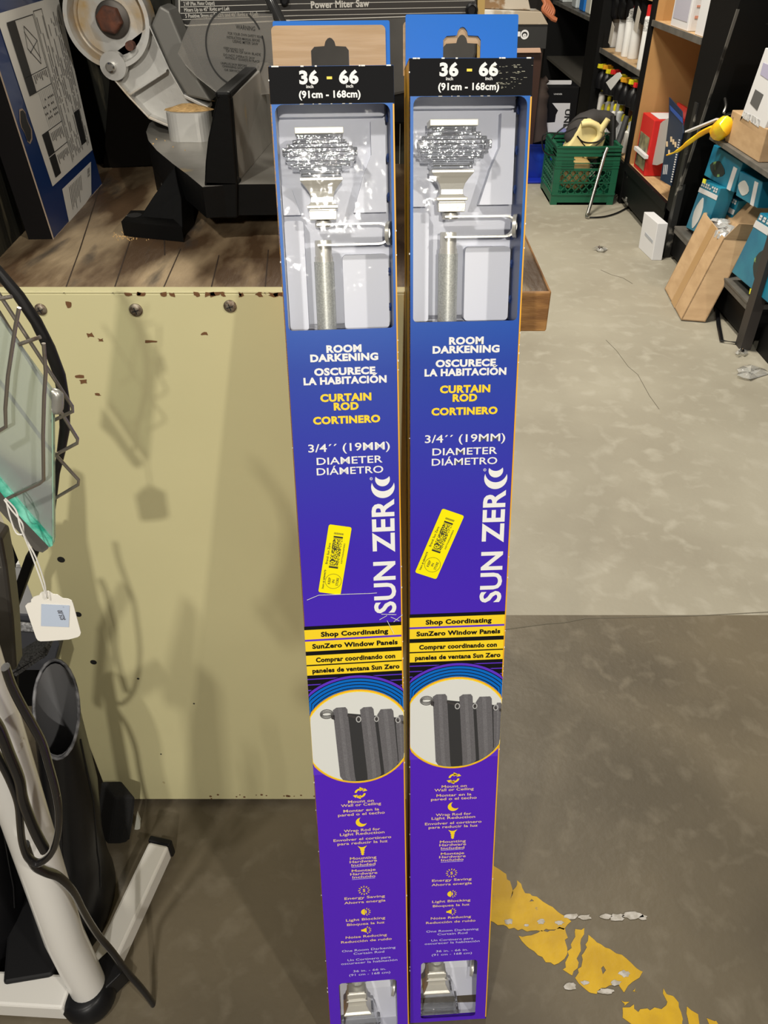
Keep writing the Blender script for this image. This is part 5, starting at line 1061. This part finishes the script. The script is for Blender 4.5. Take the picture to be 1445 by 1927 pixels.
mb = MB(); mb.prism([at(x,y,4.30) for x, y in ((1062,305),(1112,305),(1108,345),(1088,360),(1056,352))], (0,.10,0)); tag(obj('lower_tool', mb, M('tan_tool',(.50,.36,.15),r=.5,c2=(.35,.24,.09),sc2=12), bevel=.012), 'tan tool seen through the lattice of the green crate', 'power tool')
bag2 = blob([at(x,y,4.46) for x, y in ((1075,292),(1078,262),(1090,240),(1112,226),(1140,224),(1155,240))], [.03,.05,.055,.05,.04,.03], M('dark_grey_cloth',(.04,.037,.036),r=.8), 'dark_bag', None); tag(bag2, 'dark grey cloth bag behind the pale yellow tool in the crate', 'bag')
for i, (a, b, lab) in enumerate((((1154,218),(1152,275),'upright black handle in the crate, left of the slanting one'),((1180,218),(1158,285),'slanting grey-black handle in the crate beside the hanging tubes'))):
    mb = MB(); mb.tube([at(a[0],a[1],4.42), at(b[0],b[1],4.40)], [.014,.018], 12); tag(obj('tool_handle', mb, M('handle_grey_%d'%i,((.018,.018,.018),(.05,.05,.052))[i],r=.4), smooth=True), lab, 'handle')
mb = MB(); mb.tube([at(x,y,4.30) for x, y in ((1085,240),(1072,246),(1055,252),(1035,250),(1022,255),(1020,270),(1024,285),(1036,292),(1046,290))], .0035, 8, smooth=4); mb.tube([at(x,y,4.28) for x, y in ((1105,222),(1085,224),(1066,236),(1050,248),(1038,262))], .0035, 8, smooth=4); tag(obj('extension_cord', mb, black_plastic, smooth=True), 'black cord looping out over the left side of the green crate', 'cord')
mb = MB(); mb.tube([at(1143,278,4.20), at(1138,290,4.19), fl(1106,402,.012)], [.008,.009,.009], 10); mb.tube([fl(1108,398,.012), fl(1104,402,.014), fl(1103,407,.010), fl(1108,409,.010)], .006, 8, smooth=3); tag(obj('metal_rod', mb, chrome, smooth=True), 'shiny metal rod leaning on the front of the green crate', 'rod')
mb = MB(); mb.tube([fl(1108,409,.006), fl(1122,409,.006), fl(1140,407,.006), fl(1160,401,.006), fl(1180,391,.006), fl(1192,386,.006)], .004, 8, smooth=4); tag(obj('floor_cord', mb, black_plastic, smooth=True), 'thin black cord on the floor between rod and shelving base', 'cord')
mb = MB(); mb.prism([fl(x,y,.03) for x, y in ((1168,372),(1178,364),(1190,372),(1196,386),(1180,388))], (0,0,.012)); mb.lathe([(.02,0),(.014,.02)], fl(1181,378,.042), (0,0,1), 12); tag(obj('metal_bracket', mb, M('dull_zinc',(.25,.24,.22),r=.35,m=.7), bevel=.003), 'small metal bracket on the floor at the foot of the shelving base', 'bracket')
mb = MB(); mb.tube([fl(1348,560,.01), fl(1352,610,.008), fl(1358,641,.008), fl(1390,645,.008), fl(1394,637,.008)], .008, 6, flat=.4); tag(obj('black_band', mb, black_plastic), 'bent black strapping band on the floor under the near shelving', 'strap')
for x, y, w, h, lab in ((1130,468,16,5,'small scrap of clear wrap on the aisle floor'),(1412,700,34,14,'crumpled clear plastic on the floor by the right frame edge'),(1395,662,14,6,'torn white plastic scrap at the foot of the near shelving')):
    rr = random.Random(x); ns = 12; mb = MB(); cen_ = fl(x, y, .012)
    rim = [fl(x+w*math.cos(2*PI*i/ns)*rr.uniform(.6,1.1), y+h*math.sin(2*PI*i/ns)*rr.uniform(.6,1.1), rr.uniform(.001,.012)) for i in range(ns)]; mid = [cen_.lerp(p, .5)+Vector((0,0,rr.uniform(.0,.012))) for p in rim]
    mb.loft([rim, mid], caps=False); mb.add([cen_]+mid, [(0,i+1,(i+1)%ns+1) for i in range(ns)]); tag(obj('plastic_scrap', mb, film('scrap_film', tint=(.9,.9,.88), gloss=1.2, rough=.15, milk=.30, bsc=60, bst=1.0)), lab, 'scrap')
# blue bin, tall printed carton and sacks left of the crate
bb = thing('blue_bin', 'translucent blue plastic bin on the floor left of the green crate', 'bin', (.93,4.95,0))
def bbp(x, y, Y=4.80): return at(x, y, Y)
rb = []
for z, e_ in ((0.0,.0),(.02,.005),(.19,.035),(.20,.055),(.205,.055)):
    rb.append([Vector((a,b,z)) for a, b in ((.84-e_,4.74-e_),(1.04+e_,4.74-e_),(1.04+e_,5.15+e_),(.84-e_,5.15+e_))])
mb = MB(); mb.loft(rb, caps=False); mb.add(rb[0], [(0,1,2,3)]); obj('bin_body', mb, M('blue_translucent',(.02,.05,.42),r=.25,trans=.3,ior=1.3), bb, bevel=.008)
mb = MB(); mb.box((.78,4.66,.0),(1.06,5.16,.015)); obj('bin_lid', mb, M('deep_blue_plastic',(.01,.025,.33),r=.3), bb, bevel=.006); mb = MB(); mb.box((.90,4.80,.02),(1.0,4.95,.12)); tag(obj('cyan_pack', mb, M('cyan_pack',(.05,.25,.60)), bevel=.01), 'light blue pack inside the translucent blue bin', 'package')
mb = MB(); mb.box((.93,5.16,.0),(1.16,5.34,.42)); uc = thing('tall_carton', 'tall black and white carton printed UNDE standing behind the blue bin', 'carton', (1.04,5.25,0)); cbod = obj('box_body', mb, black_plastic, uc, bevel=.003)
Mu = lambda o: Matrix.Translation((0, 5.16-o, 0)) @ XZ
def up_(x, y): p = at(x, y, 5.16); return (p.x, p.z)
mb = MB(); mb.shape([[up_(*p) for p in ((1039,194),(1073,194),(1068,252),(1012,252),(1014,232),(1044,230),(1046,216),(1050,208))]], .001, 0, Mu(.001)); obj('white_panel', mb, wb, cbod); mb = MB(); mb.shape([rrect(up_(1023,159)[0],up_(1023,159)[1],up_(1076,151)[0],up_(1076,151)[1],.006)], .001, 0, Mu(.001)); obj('white_print', mb, wb, cbod)
mb = MB(); a_, b_ = up_(1066,226), up_(1066,196); mb.text('UNDE', .145, .030, (a_[0],a_[1]-.012), -PI/2, .03, 0, Mu(.003)); obj('lettering', mb, ink, cbod)
mb = MB(); c_ = up_(1050,177); mb.text('UNDER', .05, .007, c_, 0, .02, 0, Mu(.002)); obj('small_lettering', mb, wb, cbod)
mb = MB(); 
tag(blob([at(x,y,5.10) for x, y in ((1010,262),(1006,225),(1008,190),(1018,160),(1030,148))], [.07,.075,.07,.05,.02], M('brown_sack',(.06,.042,.035),r=.85,bump=.5,bsc=20), 'brown_sack', None), 'dark brown sack slumped left of the tall black carton', 'sack')
# stack of boxes behind the right carton
bs = thing('stacked_box', 'black box with pale round emblem, under the white topped tray carton', 'box', (.85,5.0,.55))
Yk = 4.95
def bk_(x, y): return at(x, y, Yk)
mb = MB(); mb.prism([bk_(x,y) for x, y in ((860,47),(1031,46),(1027,92),(860,90))], (0,.25,0)); kb_ = obj('box_body', mb, M('dark_box',(.018,.018,.018),r=.5), bs, bevel=.002)
Mk = lambda o: Matrix.Translation((0, Yk-o, 0)) @ XZ
def kp(x, y): p = bk_(x, y); return (p.x, p.z)
c_ = kp(987,65); pk = kp(101,0)[0]-kp(100,0)[0]; mb = MB(); mb.shape([circ(c_[0],c_[1],8*pk,24),circ(c_[0],c_[1],5.6*pk,24,4.8*pk)], .001, 0, Mk(.002)); mb.text('e', 7*pk, 8*pk, c_, 0, .03, 0, Mk(.002)); a_ = kp(968,64); mb.box((a_[0]-2*pk,Yk-.002,a_[1]-4*pk),(a_[0]+11*pk,Yk-.001,a_[1]+4*pk)); obj('round_emblem', mb, wb, kb_)
mb = MB(); mb.prism([bk_(x,y)+Vector((0,-.01,0)) for x, y in ((905,46),(1031,46),(1018,22),(912,18))], (0,.2,0)); tag(obj('white_topped_carton', mb, M('shipping_wrap',(.62,.60,.56),r=.35,c2=(.40,.34,.26),sc2=7,lo=.45,hi=.52), bevel=.003), 'low carton with shiny white wrapped top above the black emblem box', 'carton')
mb = MB(); mb.prism([bk_(x,y)+Vector((0,.03,0)) for x, y in ((905,17),(1000,20),(990,-25),(905,-25))], (0,.15,0)); tag(obj('kraft_carton', mb, M('dim_kraft',(.22,.13,.06),r=.7,c2=(.45,.40,.33),sc2=9,lo=.5,hi=.56), bevel=.003), 'brown carton with white paper at the top edge above the stack', 'carton')
mb = MB(); mb.prism([bk_(x,y)+Vector((0,-.01,0)) for x, y in ((860,92),(1016,90),(1018,99),(860,100))], (0,.3,0)); tag(obj('wood_board', mb, M('pale_pinkish_board',(.55,.36,.26),r=.5), bevel=.002), 'pale wooden board under the black emblem box', 'board')
mb = MB(); mb.box((at(860,100,5.05).x,4.97,0),(at(1016,99,5.05).x,5.30,at(940,100,4.94).z-.001)); tag(obj('dark_cabinet', mb, M('dark_brown_cabinet',(.035,.012,.006),r=.6)), 'dark reddish brown cabinet below the pale board', 'cabinet')
mb = MB(); rr = random.Random(9)
for i in range(6):
    x0 = 1016+i*3; mb.tube([at(x0+rr.uniform(-2,2),-12+i*3,5.0), at(x0+10,6+i*3,4.98), at(x0+6,18+i*3,4.97), at(x0+16,28+i*2,4.97)], .012, 8, smooth=4)
tag(obj('orange_cord', mb, M('rusty_orange_cord',(.38,.12,.05),r=.6), smooth=True), 'bundle of rusty orange cord right of the white topped carton', 'cord')
mb = MB(); mb.prism([fl(x,y,.05) for x, y in ((25,1600),(120,1610),(150,1745),(95,1835),(5,1850))], (0,0,-.0495)); tag(obj('black_case', mb, M('flat_black_case',(0.008,0.008,0.009),r=.55,spec=.3), bevel=.004), 'flat black case on the floor behind the white stand legs', 'case')
